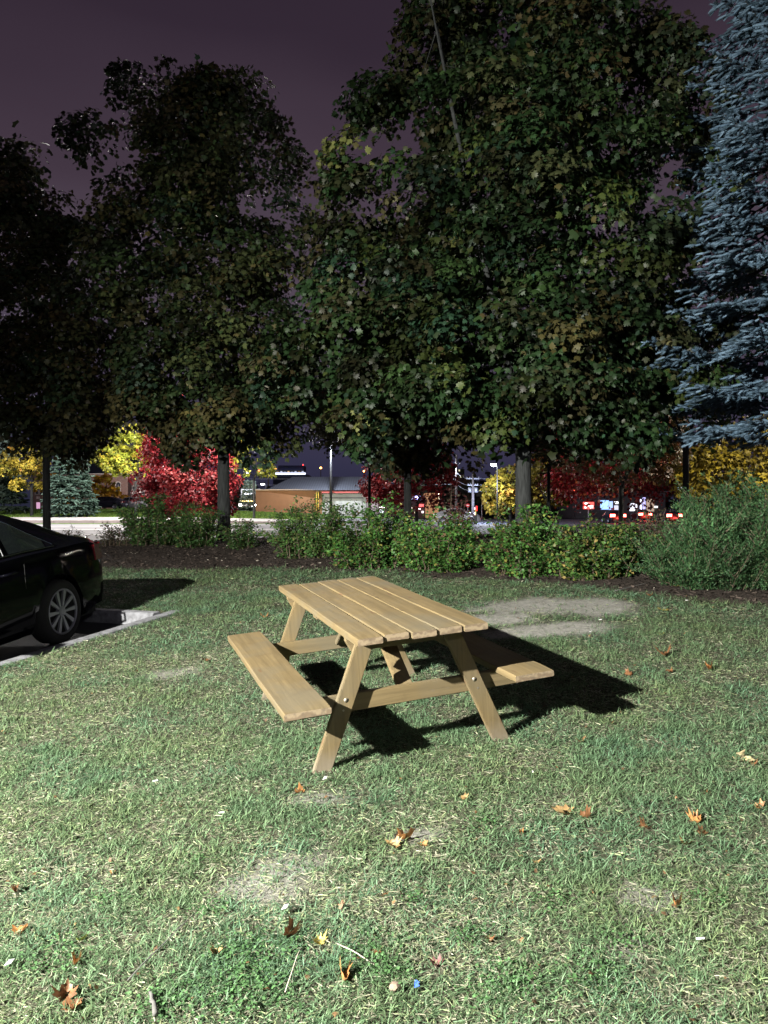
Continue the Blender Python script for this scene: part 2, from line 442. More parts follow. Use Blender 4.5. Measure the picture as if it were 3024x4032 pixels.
def make_grass():
    parts = []
    def zone(y0, y1, dens, wid, ln, two, seed, lie):
        rg = np.random.default_rng(seed)
        xm = 0.53 * y1 + 0.25
        N = int(dens * (y1 - y0) * 2 * xm)
        x = rg.uniform(-xm, xm, N); y = rg.uniform(y0, y1, N)
        keep = (np.abs(x) < 0.515 * y + 0.25) & ~in_lot(x, y, -0.02)
        b = bed(x, y)
        keep &= rg.uniform(0, 1, N) > sstep(-0.35, 0.15, b)
        x, y = x[keep], y[keep]
        d = dirt(x, y); clump = fbm(x * 9, y * 9, 21); big = fbm(x * 1.1, y * 1.1, 33)
        keep = rg.uniform(0, 1, len(x)) < (1 - 0.86 * d) * (0.45 + 0.9 * clump)
        x, y, clump, big, d = x[keep], y[keep], clump[keep], big[keep], d[keep]
        n = len(x)
        straw_p = np.clip(0.35 + 0.85 * (big - 0.5) + 0.7 * (fbm(x * 4, y * 4, 51) - 0.5) - 0.8 * (clump - 0.5), 0.05, 0.85) + 0.25 * d
        straw = rg.uniform(0, 1, n) < straw_p
        g1 = np.array([0.080, 0.140, 0.068]); g2 = np.array([0.185, 0.240, 0.110]); g3 = np.array([0.115, 0.215, 0.130])
        a = rg.uniform(0, 1, (n, 1)) ** 1.3; gq = fbm(x * 2.2, y * 2.2, 77)[:, None]
        green = g1 * (1 - a) + (g2 + (g3 - g2) * np.clip((gq - .3) / .4, 0, 1)) * a
        s1 = np.array([0.41, 0.41, 0.30]); s2 = np.array([0.25, 0.235, 0.17]); s3 = np.array([0.31, 0.36, 0.19])
        a2 = rg.uniform(0, 1, (n, 1)); st = s1 * a2 + s2 * (1 - a2); st = np.where(rg.uniform(0, 1, (n, 1)) < .35, s3, st)
        col = np.where(straw[:, None], st, green) * rg.uniform(0.62, 1.28, (n, 1))
        th = rg.uniform(0, 2 * np.pi, n) + 0.0
        el = np.where(straw, rg.uniform(0.02, 0.45, n), rg.uniform(0.12, 1.2, n) * (0.75 + 0.6 * clump))
        el = np.minimum(el, 1.35) * lie
        dr = np.stack([np.cos(th) * np.cos(el), np.sin(th) * np.cos(el), np.sin(el)], -1)
        nr = np.stack([-np.cos(th) * np.sin(el), -np.sin(th) * np.sin(el), np.cos(el)], -1) + rg.normal(0, .35, (n, 3))
        R = frames(dr, nr); R[:, :, 2] *= -1
        long_ = rg.uniform(0, 1, n) < 0.02
        lz = ln * rg.uniform(0.5, 1.3, n) * (0.65 + 0.8 * clump) * np.where(long_, 1.8, 1.0)
        sc = np.stack([wid * rg.uniform(0.6, 1.3, n), lz, lz], -1)
        pos = np.stack([x, y, H(x, y) + (fbm(x * 1.7, y * 1.7, 3) - 0.5) * 0.035 + rg.uniform(-0.004, 0.012, n)], -1)
        tv, tf = blade_template(two)
        return scatter(tv, tf, pos, R, sc, col)
    Z_ = [zone(1.9, 3.0, 25000, .0030, .033, True, 1, .9), zone(3.0, 4.6, 16500, .0037, .036, True, 2, .9),
          zone(4.6, 7.0, 9500, .0052, .038, False, 3, .9), zone(7.0, 10.0, 5000, .0075, .043, False, 4, .9),
          zone(10.0, 14.5, 2400, .0110, .050, False, 5, .9)]
    V = []; F = []; Cc = []; b = 0
    for v, f, c in Z_: V.append(v); F.append(f + b); Cc.append(c); b += len(v)
    me = big_mesh('grass', np.concatenate(V), np.concatenate(F), np.concatenate(Cc))
    kind(obj('grass', me, mGrass), 'stuff')
    # mown grass on the verge beyond the road
    rg = np.random.default_rng(9); N = 60000
    x = rg.uniform(-48, -6, N); y = rg.uniform(65.3, 85, N)
    c0 = np.array([0.07, 0.15, 0.02]) * (1 - rg.uniform(0, 1, (N, 1))) ; c1 = np.array([0.16, 0.24, 0.045])
    col = c0 + c1 * rg.uniform(0.2, .9, (N, 1))
    th = rg.uniform(0, 6.28, N); el = rg.uniform(.5, 1.3, N)
    dr = np.stack([np.cos(th) * np.cos(el), np.sin(th) * np.cos(el), np.sin(el)], -1)
    R = frames(dr, rg.normal(0, 1, (N, 3)))
    lz = rg.uniform(.08, .16, N)
    v, f, c = scatter(*blade_template(False), np.stack([x, y, H(x, y)], -1), R, np.stack([lz * .5, lz, lz], -1), col)
    kind(obj('verge_grass', big_mesh('verge_grass', v, f, c), mGrass), 'stuff')

def make_mulch():
    rg = np.random.default_rng(11)
    N = 60000
    x = rg.uniform(-10, 9, N); y = rg.uniform(4.5, 18, N)
    k = (bed(x, y) > -0.1 - 0.5 * rg.uniform(0, 1, N) ** 6) & (np.abs(x) < 0.52 * y + .3) & ~in_lot(x, y, -.1)
    x, y = x[k], y[k]; n = len(x)
    th = rg.uniform(0, 6.28, n); el = rg.uniform(-.3, .5, n)
    dr = np.stack([np.cos(th) * np.cos(el), np.sin(th) * np.cos(el), np.sin(el)], -1)
    R = frames(dr, np.array([0, 0, 1.]) + rg.normal(0, .4, (n, 3)))
    tv = np.array([(-.5, 0, 0), (.5, .05, 0), (.4, .95, 0), (-.35, 1, .1), (0, .5, .35)]); tf = np.array([(0, 1, 4), (1, 2, 4), (2, 3, 4), (3, 0, 4)])
    a = rg.uniform(0, 1, (n, 1)) ** 2.2
    col = np.array([0.022, 0.017, 0.015]) * (1 - a) + np.array([0.13, 0.10, 0.082]) * a
    pale = rg.uniform(0, 1, n) < 0.012; col[pale] = (0.42, 0.38, 0.32)
    ln = rg.uniform(.02, .065, n)
    zz = H(x, y) + (fbm(x * 1.7, y * 1.7, 3) - 0.5) * 0.035 + (fbm(x * 6, y * 6, 8) - 0.5) * 0.07 + 0.014
    v, f, c = scatter(tv, tf, np.stack([x, y, zz], -1), R, np.stack([ln * rg.uniform(.2, .5, n), ln, ln * .5], -1), col)
    kind(obj('bark_mulch', big_mesh('bark_mulch', v, f, c), mChip), 'stuff')

# ------------------------------------------------------------------ leaves and trees
_h = [(0.0, 0.0), (.20, -.10), (.19, .07), (.50, .10), (.40, .24), (.58, .48), (.30, .46), (.27, .56), (.26, .74), (.10, .72), (0.0, 1.0)]
_out = _h + [(-x, y) for x, y in _h[-2:0:-1]]
MAPLE_V = np.array([(0, .38, 0.0)] + [(x, y, -0.20 * (x * x + (y - .4) ** 2) * 2) for x, y in _out])
MAPLE_F = np.array([(0, i, i % len(_out) + 1) for i in range(1, len(_out) + 1)])
_h2 = [(0.0, 0.0), (.45, .02), (.55, .5), (.22, .55), (0, 1.0)]
_o2 = _h2 + [(-x, y) for x, y in _h2[-2:0:-1]]
MAP2_V = np.array([(0, .4, 0.0)] + [(x, y, -0.3 * (x * x + (y - .4) ** 2)) for x, y in _o2])
MAP2_F = np.array([(0, i, i % len(_o2) + 1) for i in range(1, len(_o2) + 1)])
OVAL_V = np.array([(0, 0, 0), (.36, .4, .10), (0, 1, -.05), (-.36, .4, .10)]); OVAL_F = np.array([(0, 1, 2), (0, 2, 3)])

def leaf_cloud(cent, nper, spread, size, palette, rg, axis=None, tmpl=(MAPLE_V, MAPLE_F), droop=0.5, dome=True, pal_top=None, ztop=1.0):
    """cent (K,3) clump centres; leaves around each; palette list of (weight, rgb)"""
    K = len(cent)
    cnt = rg.poisson(nper, K); idx = np.repeat(np.arange(K), cnt); n = len(idx)
    ax0 = np.array(axis) if axis is not None else cent.mean(0)
    if dome:
        krad = rg.uniform(.6, 1.75, K); cnt = rg.poisson(nper * krad ** 2 * .78, K); idx = np.repeat(np.arange(K), cnt); n = len(idx)
        o = cent - ax0; o[:, 2] *= .25; o = norm(o); b = norm(o * .9 + np.array([0, 0, .55]) + rg.normal(0, .25, (K, 3)))
        u = norm(b[idx] * 1.05 + rg.normal(0, .72, (n, 3)))
        rr_ = (krad[idx] * rg.uniform(.62, 1.12, n))[:, None]
        pos = cent[idx] + u * rr_ * np.asarray(spread) * 1.75
        dr = norm(o[idx] * .5 + u * .3 + rg.normal(0, .45, (n, 3)) + np.array([0, 0, -.75]))
        nr = norm(u + np.array([0, 0, .25]) + rg.normal(0, .38, (n, 3)))
    else:
        pos = cent[idx] + rg.normal(0, 1, (n, 3)) * spread
        out = pos - ax0; out[:, 2] = 0; out = norm(out)
        dr = norm(out * 0.7 + rg.normal(0, .7, (n, 3)) + np.array([0, 0, -droop]))
        nr = norm(out * .6 + np.array([0, 0, .9]) + rg.normal(0, .55, (n, 3)))
    R = frames(dr, nr)
    w = np.array([p[0] for p in palette], float); w /= w.sum(); cols = np.array([p[1] for p in palette])
    kc = rg.choice(len(w), K, p=w)
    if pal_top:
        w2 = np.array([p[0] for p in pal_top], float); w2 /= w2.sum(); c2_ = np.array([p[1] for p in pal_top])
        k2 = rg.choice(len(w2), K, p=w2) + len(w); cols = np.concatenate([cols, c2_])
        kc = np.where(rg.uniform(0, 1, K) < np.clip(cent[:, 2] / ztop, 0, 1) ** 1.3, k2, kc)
    same = rg.uniform(0, 1, n) < 0.72
    ci = np.where(same, kc[idx], kc[rg.integers(0, K, n)])
    col = cols[ci] * rg.uniform(0.75, 1.25, (n, 1)) * (rg.uniform(.35, 1.5, K)[idx])[:, None]
    sz = size * rg.uniform(0.6, 1.25, n)
    return scatter(tmpl[0], tmpl[1], pos, R, sz, col), pos

def crown_points(base, prof, K, rg, inner=0.35, lump=0.35, squash=1.0, holes=0):
    """prof: list of (z above base, radius, dx). returns K clump centres"""
    zs = [p[0] for p in prof]; rs = [p[1] for p in prof]; dx = [p[2] if len(p) > 2 else 0 for p in prof]
    out = []
    ph = rg.uniform(0, 6.28, 6); tries = 0
    zz = np.linspace(zs[0], zs[-1], 60); wt = np.interp(zz, zs, rs) + 0.15
    cdf = np.cumsum(wt); cdf /= cdf[-1]
    while len(out) < K:
        z = np.interp(rg.uniform(), cdf, zz); r = np.interp(z, zs, rs)
        a = rg.uniform(0, 2 * np.pi)
        l = 1 + lump * (math.sin(2 * a + ph[0] + z * .9) * .4 + math.sin(3 * a + ph[1] - z * 1.7) * .35 + math.sin(5 * a + ph[2] + z * 2.9) * .35)
        f = inner + (1 - inner) * math.sqrt(rg.uniform())
        if holes:
            hv = math.sin(2.3 * a + ph[3] + 1.9 * z) + math.sin(3.7 * a - 2.6 * z + ph[4]) + .8 * math.sin(6.1 * a + 4.3 * z + ph[5])
            if hv < holes: continue
        out.append((base[0] + np.interp(z, zs, dx) + math.cos(a) * r * l * f, base[1] + math.sin(a) * r * l * f * squash, base[2] + z))
    return np.array(out)

def tree(name, label, cat, x, y, trunk_r, fork, prof, K, nper, leaf, palette, seed, spread=.3, group=None, limbs=18,
         tmpl=(MAPLE_V, MAPLE_F), lean=0.0, base_z=None, inner=0.35, lump=.35, droop=.5, extra=None, trunk_mat=None, forks=3, squash=1.0, fill=0, pal_top=None, ragged=.05):
    rg = np.random.default_rng(seed); rd = random.Random(seed)
    z0 = Hf(x, y) if base_z is None else base_z
    t = thing(name, label, cat, (x, y, z0), group=group)
    top = prof[-1][0]
    cent = crown_points((0, 0, 0), prof, K, rg, inner, lump, squash, -.95 if fill else 0)
    rag = (rg.uniform(0, 1, len(cent)) < .3) & (cent[:, 2] < prof[0][0] + .3 * (top - prof[0][0])); cent[:, 2] -= rag * rg.uniform(0, ragged, len(cent)) * (top - prof[0][0])
    if extra is not None: cent = np.concatenate([cent, np.array(extra)])
    mb = MB()
    # root flare and trunk
    pts = [(0, 0, -0.15), (0, 0, 0.05), (0.01, 0, .35), (lean * .3, 0, fork * .6), (lean * .6, 0, fork)]
    mb.tube(pts, [trunk_r * 1.6, trunk_r * 1.32, trunk_r * 1.05, trunk_r * .95, trunk_r * .92], 12)
    leaders = []
    for i in range(forks):
        a = rd.uniform(0, 6.28) if i else 0.0; sp = (0.10 if i == 0 else 0.32) * (top - fork)
        zt = top * (0.66 if i == 0 else rd.uniform(.55, .75))
        e = Vector((math.cos(a) * sp * (.5 if i == 0 else 1), math.sin(a) * sp * .7, zt)); s0 = Vector((lean * .6, 0, fork - .25 + .2 * i))
        m1 = s0.lerp(e, .35) + Vector((math.cos(a) * .12, math.sin(a) * .12, 0)); m2 = s0.lerp(e, .7) + Vector((rd.uniform(-.1, .1), rd.uniform(-.1, .1), 0))
        r0 = trunk_r * (.72 if i == 0 else .5)
        mb.tube([s0, m1, m2, e], [r0, r0 * .7, r0 * .42, r0 * .08], 8); leaders.append((s0, m1, m2, e))
    sel = rg.choice(len(cent), min(limbs * 5, len(cent)), replace=False)
    for q, j in enumerate(sel):
        c = Vector(cent[j]); hz = c.z - 0.25 * math.hypot(c.x, c.y) - .3
        L_ = leaders[q % len(leaders)]
        seg = min((abs((p.z) - hz), k) for k, p in enumerate(L_))[1]
        k2 = min(seg, len(L_) - 2); s0 = L_[k2].lerp(L_[k2 + 1], rd.uniform(0, .9))
        if (c - s0).length > 1.9: continue
        mid = s0.lerp(c, .5) + Vector((0, 0, -.06 * (c - s0).length + rd.uniform(-.1, .1)))
        r0 = trunk_r * (.17 if q < limbs else .06)
        mb.tube([s0, mid, c], [r0, r0 * .6, r0 * .15], 5)
    mb.build('trunk', trunk_mat or mBark, t, smooth=True)
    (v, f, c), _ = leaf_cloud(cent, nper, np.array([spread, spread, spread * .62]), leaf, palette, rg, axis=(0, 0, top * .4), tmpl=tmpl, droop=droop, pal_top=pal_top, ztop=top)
    if fill:   # shaded inner foliage
        ci_ = crown_points((0, 0, 0), [(a, b * .62, *r) for a, b, *r in prof], fill, rg, 0.0, lump, squash)
        (v2, f2, c2), _ = leaf_cloud(ci_, 7, np.array([.3, .3, .25]), leaf * 1.5, palette, rg, axis=(0, 0, top * .4), tmpl=(MAP2_V, MAP2_F), dome=False)
        k_ = len(v)
        if f2.shape[1] == f.shape[1]: v, f, c = np.concatenate([v, v2]), np.concatenate([f, f2 + k_]), np.concatenate([c, c2])
    obj('crown', big_mesh('crown', v, f, c), mLeaf, t)
    return t

G_DARK = [(6, (0.017, 0.040, 0.013)), (4, (0.026, 0.052, 0.015)), (1.5, (0.045, 0.062, 0.015)), (.4, (0.055, 0.048, 0.016)), (.12, (0.12, 0.13, 0.04)), (1, (0.020, 0.050, 0.026))]
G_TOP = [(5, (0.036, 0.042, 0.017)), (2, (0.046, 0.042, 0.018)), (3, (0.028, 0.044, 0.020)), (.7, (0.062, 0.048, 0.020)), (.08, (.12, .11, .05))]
G_MID = [(5, (0.036, 0.062, 0.022)), (3, (0.055, 0.068, 0.024)), (1.5, (0.078, 0.068, 0.026)), (.2, (0.14, 0.12, 0.04)), (1, (0.030, 0.060, 0.034))]
G_BROWN = [(4, (0.040, 0.052, 0.022)), (3, (0.055, 0.056, 0.024)), (1.5, (0.080, 0.060, 0.026)), (1, (0.03, 0.055, 0.026)), (.15, (.15, .13, .05))]
RED = [(4, (0.42, 0.035, 0.045)), (3, (0.22, 0.015, 0.022)), (1.2, (0.46, 0.08, 0.075)), (.6, (.12, .01, .012))]
YEL = [(4, (0.45, 0.35, 0.05)), (3, (0.30, 0.26, 0.035)), (1, (0.24, 0.25, 0.04)), (1, (.42, .22, .04)), (.5, (.12, .10, .02))]
YGR = [(3, (0.36, 0.36, 0.04)), (3, (0.24, 0.28, 0.035)), (1, (0.45, 0.33, 0.04))]
ORG = [(4, (0.55, 0.28, 0.02)), (2, (0.45, 0.33, 0.03)), (1, (.4, .16, .03))]

G_DARK = [(w_, tuple(v * .78 for v in c_)) for w_, c_ in G_DARK]
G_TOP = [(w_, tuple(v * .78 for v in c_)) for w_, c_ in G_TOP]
def make_near_trees():
    # left maple behind the car
    x, y = X(183, 20), 20.0; z0 = Hf(x, y)
    b = lambda py, D: Z(py, D) - z0
    tree('maple_tree', 'dark maple at the left edge rising behind the black car', 'tree', x, y, .095, 2.6,
         [(b(1760, 20), .7, 0), (b(1650, 20), 1.6, .1), (b(1350, 20), 1.9, .15), (b(1100, 20), 1.8, .1), (b(930, 20), 1.45, -.1), (b(820, 20), .75, -.65), (b(700, 20), .5, -.85), (b(590, 20), .15, -.85)],
         260, 80, .125, G_BROWN, 11, spread=.29, limbs=14, lump=.35, fill=420)
    x, y = X(880, 16.7), 16.7; z0 = Hf(x, y)
    ex = []
    rr = random.Random(4)
    for cxp, cyp, rad in ((575, 380, .14), (420, 500, .14), (385, 600, .12), (700, 360, .14), (690, 430, .25), (880, 350, .14), (870, 430, .22), (1000, 430, .2), (1070, 520, .2), (1110, 620, .15), (600, 470, .2)):
        for k in range(3):
            ex.append((X(cxp, 16.7) - x + rr.uniform(-rad, rad), rr.uniform(-.6, .6), Z(cyp, 16.7) - z0 + rr.uniform(-rad, rad) * 1.3))
    b = lambda py: Z(py, 16.7) - z0
    tree('maple_tree', 'tall full maple left of centre with a bare grey trunk on the mulch', 'tree', x, y, .135, 2.15,
         [(b(1750), 1.0, 0), (b(1660), 1.8, -.15), (b(1500), 1.95, -.2), (b(1250), 1.9, -.35), (b(1000), 1.8, -.45), (b(800), 1.6, -.5), (b(650), 1.4, -.5), (b(540), 1.15, -.4), (b(440), .75, -.3), (b(370), .2, -.2)],
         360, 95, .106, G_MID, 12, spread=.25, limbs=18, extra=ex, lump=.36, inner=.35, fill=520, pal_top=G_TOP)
    # far middle maple
    x, y = X(1605, 22), 22.0; z0 = Hf(x, y)
    b = lambda py: Z(py, 22) - z0
    tree('maple_tree', 'maple in the middle of the row behind the rose hedge, lower crown brownish', 'tree', x, y, .115, 2.4,
         [(b(1830), .6, .3), (b(1730), 1.5, .3), (b(1600), 1.8, .1), (b(1350), 1.7, .3), (b(1050), 1.3, .5), (b(850), .8, .6)],
         260, 75, .13, G_BROWN, 13, spread=.30, limbs=14, fill=420)
    # big right maple, nearest
    D = 13.2
    x, y = X(2060, D), D; z0 = Hf(x, y)
    b = lambda py: Z(py, D) - z0
    ex = []
    for cxp, cyp, rad in ((1400, 800, .18), (1440, 660, .22), (1500, 450, .25), (1570, 360, .2), (1660, 290, .15), (1400, 920, .18), (1360, 1100, .22), (1340, 1250, .25),
                          (1330, 1450, .4), (1450, 1600, .4), (1650, 1640, .3), (1230, 1420, .3), (1200, 1560, .3), (1480, 1740, .2), (1130, 1500, .2), (2400, 1700, .3), (2300, 1640, .3), (2650, 1550, .25), (2550, 1500, .3), (2480, 1620, .3), (2680, 650, .3), (2720, 500, .2), (2620, 350, .2), (2700, 900, .3),
                          (1750, 250, .3), (1800, 120, .3), (1850, 30, .2), (2500, 200, .25), (2580, 300, .2), (1900, 1650, .3), (1780, 1560, .3)):
        for k in range(6):
            ex.append((X(cxp, D) - x + rr.uniform(-rad, rad), rr.uniform(-1.1, .6), Z(cyp, D) - z0 + rr.uniform(-rad, rad) * 1.2))
    tree('maple_tree', 'largest maple, nearest the table, its crown running out of the top of the picture', 'tree', x, y, .14, 1.95,
         [(b(1700), 1.2, .2), (b(1620), 2.2, -.3), (b(1400), 2.6, -.45), (b(1150), 2.75, -.45), (b(900), 2.7, -.25), (b(650), 2.3, .2), (b(430), 1.9, .42), (b(200), 1.6, .55), (b(0), 1.5, .5), (b(-260), 1.2, .4), (b(-560), .5, .3)],
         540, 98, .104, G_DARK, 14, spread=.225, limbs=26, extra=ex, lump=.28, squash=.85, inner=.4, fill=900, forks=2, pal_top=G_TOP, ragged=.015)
    # thin young trees behind
    for (px, D, r, lab, pal, w, top, bot) in (
            (1455, 30, .06, 'thin dark young tree standing in front of the brown roofed building', G_BROWN, 2.2, 1500, 1800),
            (2160, 26, .06, 'thin young tree just right of the largest maple trunk', G_BROWN, 2.0, 1250, 1800),
            (2445, 30, .10, 'dark tree with brownish orange leaves before the red tree on the right', [(3, (.15, .08, .03)), (2, (.10, .08, .03)), (1, (.2, .07, .03))], 2.3, 1500, 1890),
            (2700, 22, .09, 'dark green maple mostly hidden behind the blue spruce branches', G_DARK, 2.2, 900, 1720)):
        x = X(px, D); z0 = Hf(x, D); b = lambda py: Z(py, D) - z0
        tree('young_tree', lab, 'tree', x, D, r, b(bot) * .9, [(b(bot), .8, 0), (b(bot - (bot - top) * .25), w, 0), (b(bot - (bot - top) * .65), w * .9, 0), (b(top), .5, 0)],
             140, 60, .14, pal, 300 + px, spread=.34, limbs=10, tmpl=(MAP2_V, MAP2_F))

def far_tree(name, label, cat, px, D, base_py, prof_px, K, nper, leaf, pal, seed, r=.1, group=None, lump=.3, spread=None):
    x = X(px, D); z0 = Hf(x, D)
    sc = D / FPX
    prof = [((Z(py, D) - z0), rp * sc, dxp * sc) for py, rp, dxp in prof_px]
    sp = spread or prof[len(prof) // 2][1] * .17
    return tree(name, label, cat, x, D, r, max(.5, prof[0][0] * 1.0), prof, K, nper, leaf, pal, seed, spread=sp, group=group, limbs=8, tmpl=(MAP2_V, MAP2_F), lump=lump, inner=.3)

def make_far_trees():
    far_tree('yellow_tree', 'small bright yellow tree at the far left edge on the grass verge', 'tree', 125, 68, 2015,
             [(1915, 40, -10), (1870, 75, -30), (1820, 82, -45), (1775, 50, -40), (1750, 15, -40)], 70, 40, .24, YEL, 21, r=.12)
    far_tree('yellow_tree', 'yellow green tree with a thin dark trunk left of the red tree', 'tree', 535, 68, 2010,
             [(1870, 40, -20), (1840, 75, -50), (1790, 90, -45), (1740, 88, -30), (1700, 55, -40), (1680, 15, -40)], 90, 42, .24, YGR, 22, r=.12)
    far_tree('yellow_tree', 'sparse yellow tree right of the bare grey maple trunk', 'tree', 1000, 66, 2018,
             [(1880, 20, 0), (1850, 80, -5), (1800, 92, -5), (1750, 80, 10), (1710, 40, 0), (1670, 25, 10)], 50, 24, .22, YGR, 23, r=.10)
    far_tree('red_tree', 'large crimson maple beyond the road left of the bare grey trunk', 'tree', 730, 52, 2030,
             [(2010, 100, 10), (1960, 160, 5), (1900, 175, 0), (1830, 155, 0), (1760, 115, -10), (1690, 70, -40), (1620, 42, -60), (1560, 12, -70)], 230, 80, .17, RED, 24, r=.14, spread=.42)
    far_tree('red_tree', 'dark red maple between the two middle trunks', 'tree', 1640, 50, 2030,
             [(1990, 90, -20), (1940, 165, -40), (1880, 150, -20), (1820, 120, 0), (1770, 60, 0)], 120, 60, .18, [(4, (.20, .012, .016)), (2, (.12, .01, .012)), (1, (.28, .03, .03))], 25, r=.12)
    far_tree('red_tree', 'wide dark crimson tree on the right above the brake lights', 'tree', 2445, 44, 2030,
             [(1960, 120, -60), (1900, 230, -30), (1830, 260, 10), (1760, 260, 0), (1700, 180, 0), (1660, 60, 0)], 190, 60, .17, [(4, (.27, .018, .022)), (2, (.15, .01, .012)), (1, (.32, .08, .03))], 26, r=.14)
    far_tree('yellow_tree', 'brightly lit golden tree left of the largest maple trunk', 'tree', 2010, 74, 2030,
             [(2000, 60, 0), (1960, 85, 10), (1910, 85, 10), (1870, 60, 20), (1845, 25, 20)], 90, 36, .32, YEL, 27, r=.15)
    far_tree('yellow_tree', 'dull golden tree directly right of the largest maple trunk', 'tree', 2170, 60, 2030,
             [(1990, 70, 0), (1930, 90, 0), (1850, 95, 0), (1790, 50, 0)], 80, 34, .28, [(3, (.22, .17, .02)), (2, (.15, .13, .02))], 28, r=.12)
    far_tree('yellow_tree', 'wide yellow tree at the right edge above the wispy shrub', 'tree', 2900, 38, 2030,
             [(1960, 130, -20), (1880, 190, 0), (1790, 190, 0), (1720, 130, 20), (1690, 50, 20)], 140, 38, .20, [(3, (.26, .20, .02)), (2, (.17, .135, .02))], 29, r=.12)
    far_tree('orange_tree', 'small round orange tree before the brick building', 'tree', 412, 92, 1995,
             [(1985, 25, 0), (1950, 50, 0), (1910, 46, 0), (1880, 22, 0)], 46, 26, .34, ORG, 30, r=.12)
    far_tree('orange_tree', 'low golden bush-like tree under the arched window', 'tree', 505, 96, 1998,
             [(1994, 30, 0), (1975, 42, 0), (1955, 22, 0)], 24, 22, .3, ORG, 31, r=.1)
    far_tree('orange_tree', 'orange tree glimpsed through the far green spruce', 'tree', 225, 98, 1998,
             [(1985, 40, 0), (1940, 60, 0), (1900, 55, 0), (1875, 22, 0)], 40, 24, .34, ORG, 32, r=.1)

def spruce(name, label, x, y, height, rad, seed, needle_len, cols, per_limb, limb_step, low=0.08, tw=None, base_z=None, side=None, gaps=.0, limb_r=.02, pw=.8, nl0=7, tr=.012, core=1.35, ndl=.20):
    rg = np.random.default_rng(seed); rd = random.Random(seed)
    z0 = Hf(x, y) if base_z is None else base_z
    t = thing(name, label, 'tree', (x, y, z0))
    mb = MB(); mb.tube([(0, 0, -.1), (0, 0, height * .5), (0, 0, height)], [height * tr, height * tr * .6, .01], 10)
    P = []; Dr = []; Ln = []; K = []
    z = height * low
    while z < height * .985:
        f = (z / height - low) / (1 - low); rr = rad * (1 - f) ** pw * (1 if f > .06 else .8)
        nl = max(4, int(nl0 + rd.random() * 3))
        a0 = rd.random() * 6.28
        for i in range(nl):
            a = a0 + i * 6.283 / nl + rd.uniform(-.3, .3)
            if rd.random() < gaps: continue
            R_ = rr * rd.uniform(.72, 1.08); s0 = Vector((0, 0, z)); drop = -.22 * R_ * (1 - f) + .25 * R_ * f
            dirv = Vector((math.cos(a), math.sin(a), 0)); pts = []
            for k in range(7):
                u = k / 6; pts.append(s0 + dirv * R_ * u + Vector((0, 0, drop * math.sin(u * 1.9) + .10 * R_ * u * u * u)))
            mb.tube(pts, [limb_r * (1 - .13 * k) for k in range(7)], 4)
            sidev = Vector((-dirv.y, dirv.x, 0))
            nt_ = int(per_limb * (R_ / rad) + 6)
            for k in range(nt_):
                u = .18 + .82 * (k + rd.random()) / nt_; q = u * 6; i0 = min(5, int(q)); p = pts[i0].lerp(pts[i0 + 1], q - i0)
                sg = 1 if k % 2 else -1; wl = (0.42 * R_ * (1.02 - u) + .16) * rd.uniform(.6, 1.1)
                sd = (dirv * .62 + sidev * sg * .8 + Vector((0, 0, rd.uniform(-.25, .1)))).normalized()
                step = needle_len * .62; m_ = max(2, int(wl / step))
                for w in range(m_):
                    c = p + sd * (w * step) + Vector((0, 0, -.18 * (w * step) ** 1.3))
                    dv = (sd + Vector((rd.uniform(-.5, .5), rd.uniform(-.5, .5), rd.uniform(-.35, .25)))).normalized()
                    P.append(c); Dr.append(dv); Ln.append(needle_len * rd.uniform(.75, 1.25)); K.append(u)
                    if w and rd.random() < .6:
                        dv2 = (sd * .5 + dirv * .5 + Vector((rd.uniform(-.7, .7), rd.uniform(-.7, .7), rd.uniform(-.6, .1)))).normalized()
                        P.append(c); Dr.append(dv2); Ln.append(needle_len * rd.uniform(.6, 1.1)); K.append(u)
        z += limb_step * rd.uniform(.8, 1.2) * (1 - .4 * f)
    mb.build('trunk', mBark, t, smooth=True)
    P = np.array([tuple(p) for p in P]); Dr = np.array([tuple(p) for p in Dr]); n = len(P)
    # bottle-brush twig: thin core plus bristling needles
    tv = []; tf = []
    NC = 6
    for r_, yy in ((.05, 0), (.085, .25), (.09, .6), (.055, .9), (.01, 1.0)):
        for k in range(NC):
            a = k * 2 * math.pi / NC; tv.append((r_ * core * math.cos(a), yy, r_ * core * math.sin(a)))
    for i in range(4):
        for k in range(NC):
            a, b, c, d = i * NC + k, i * NC + (k + 1) % NC, (i + 1) * NC + (k + 1) % NC, (i + 1) * NC + k; tf += [(a, b, c), (a, c, d)]
    nn = tw or 22
    for k in range(nn):
        a = k * 2.4; yy = .02 + .93 * k / nn; L_ = ndl if yy < .85 else ndl * .75; cx, cz = math.cos(a), math.sin(a)
        b0 = len(tv); tv += [(cx * .03 - cz * .028, yy, cz * .03 + cx * .028), (cx * .03 + cz * .028, yy, cz * .03 - cx * .028), (cx * L_, yy + .24, cz * L_)]; tf.append((b0, b0 + 1, b0 + 2))
    tv = np.array(tv); tf = np.array(tf)
    cols = np.array(cols); ci = rg.integers(0, len(cols), n)
    kk = np.array(K)[:, None]; col = cols[ci] * rg.uniform(.7, 1.25, (n, 1)) 
    R = frames(Dr, rg.normal(0, 1, (n, 3)))
    ln = np.array(Ln)
    v, f, c = scatter(tv, tf, P, R, ln, col)
    obj('crown', big_mesh('crown', v, f, c), mNeedle, t)
    return t

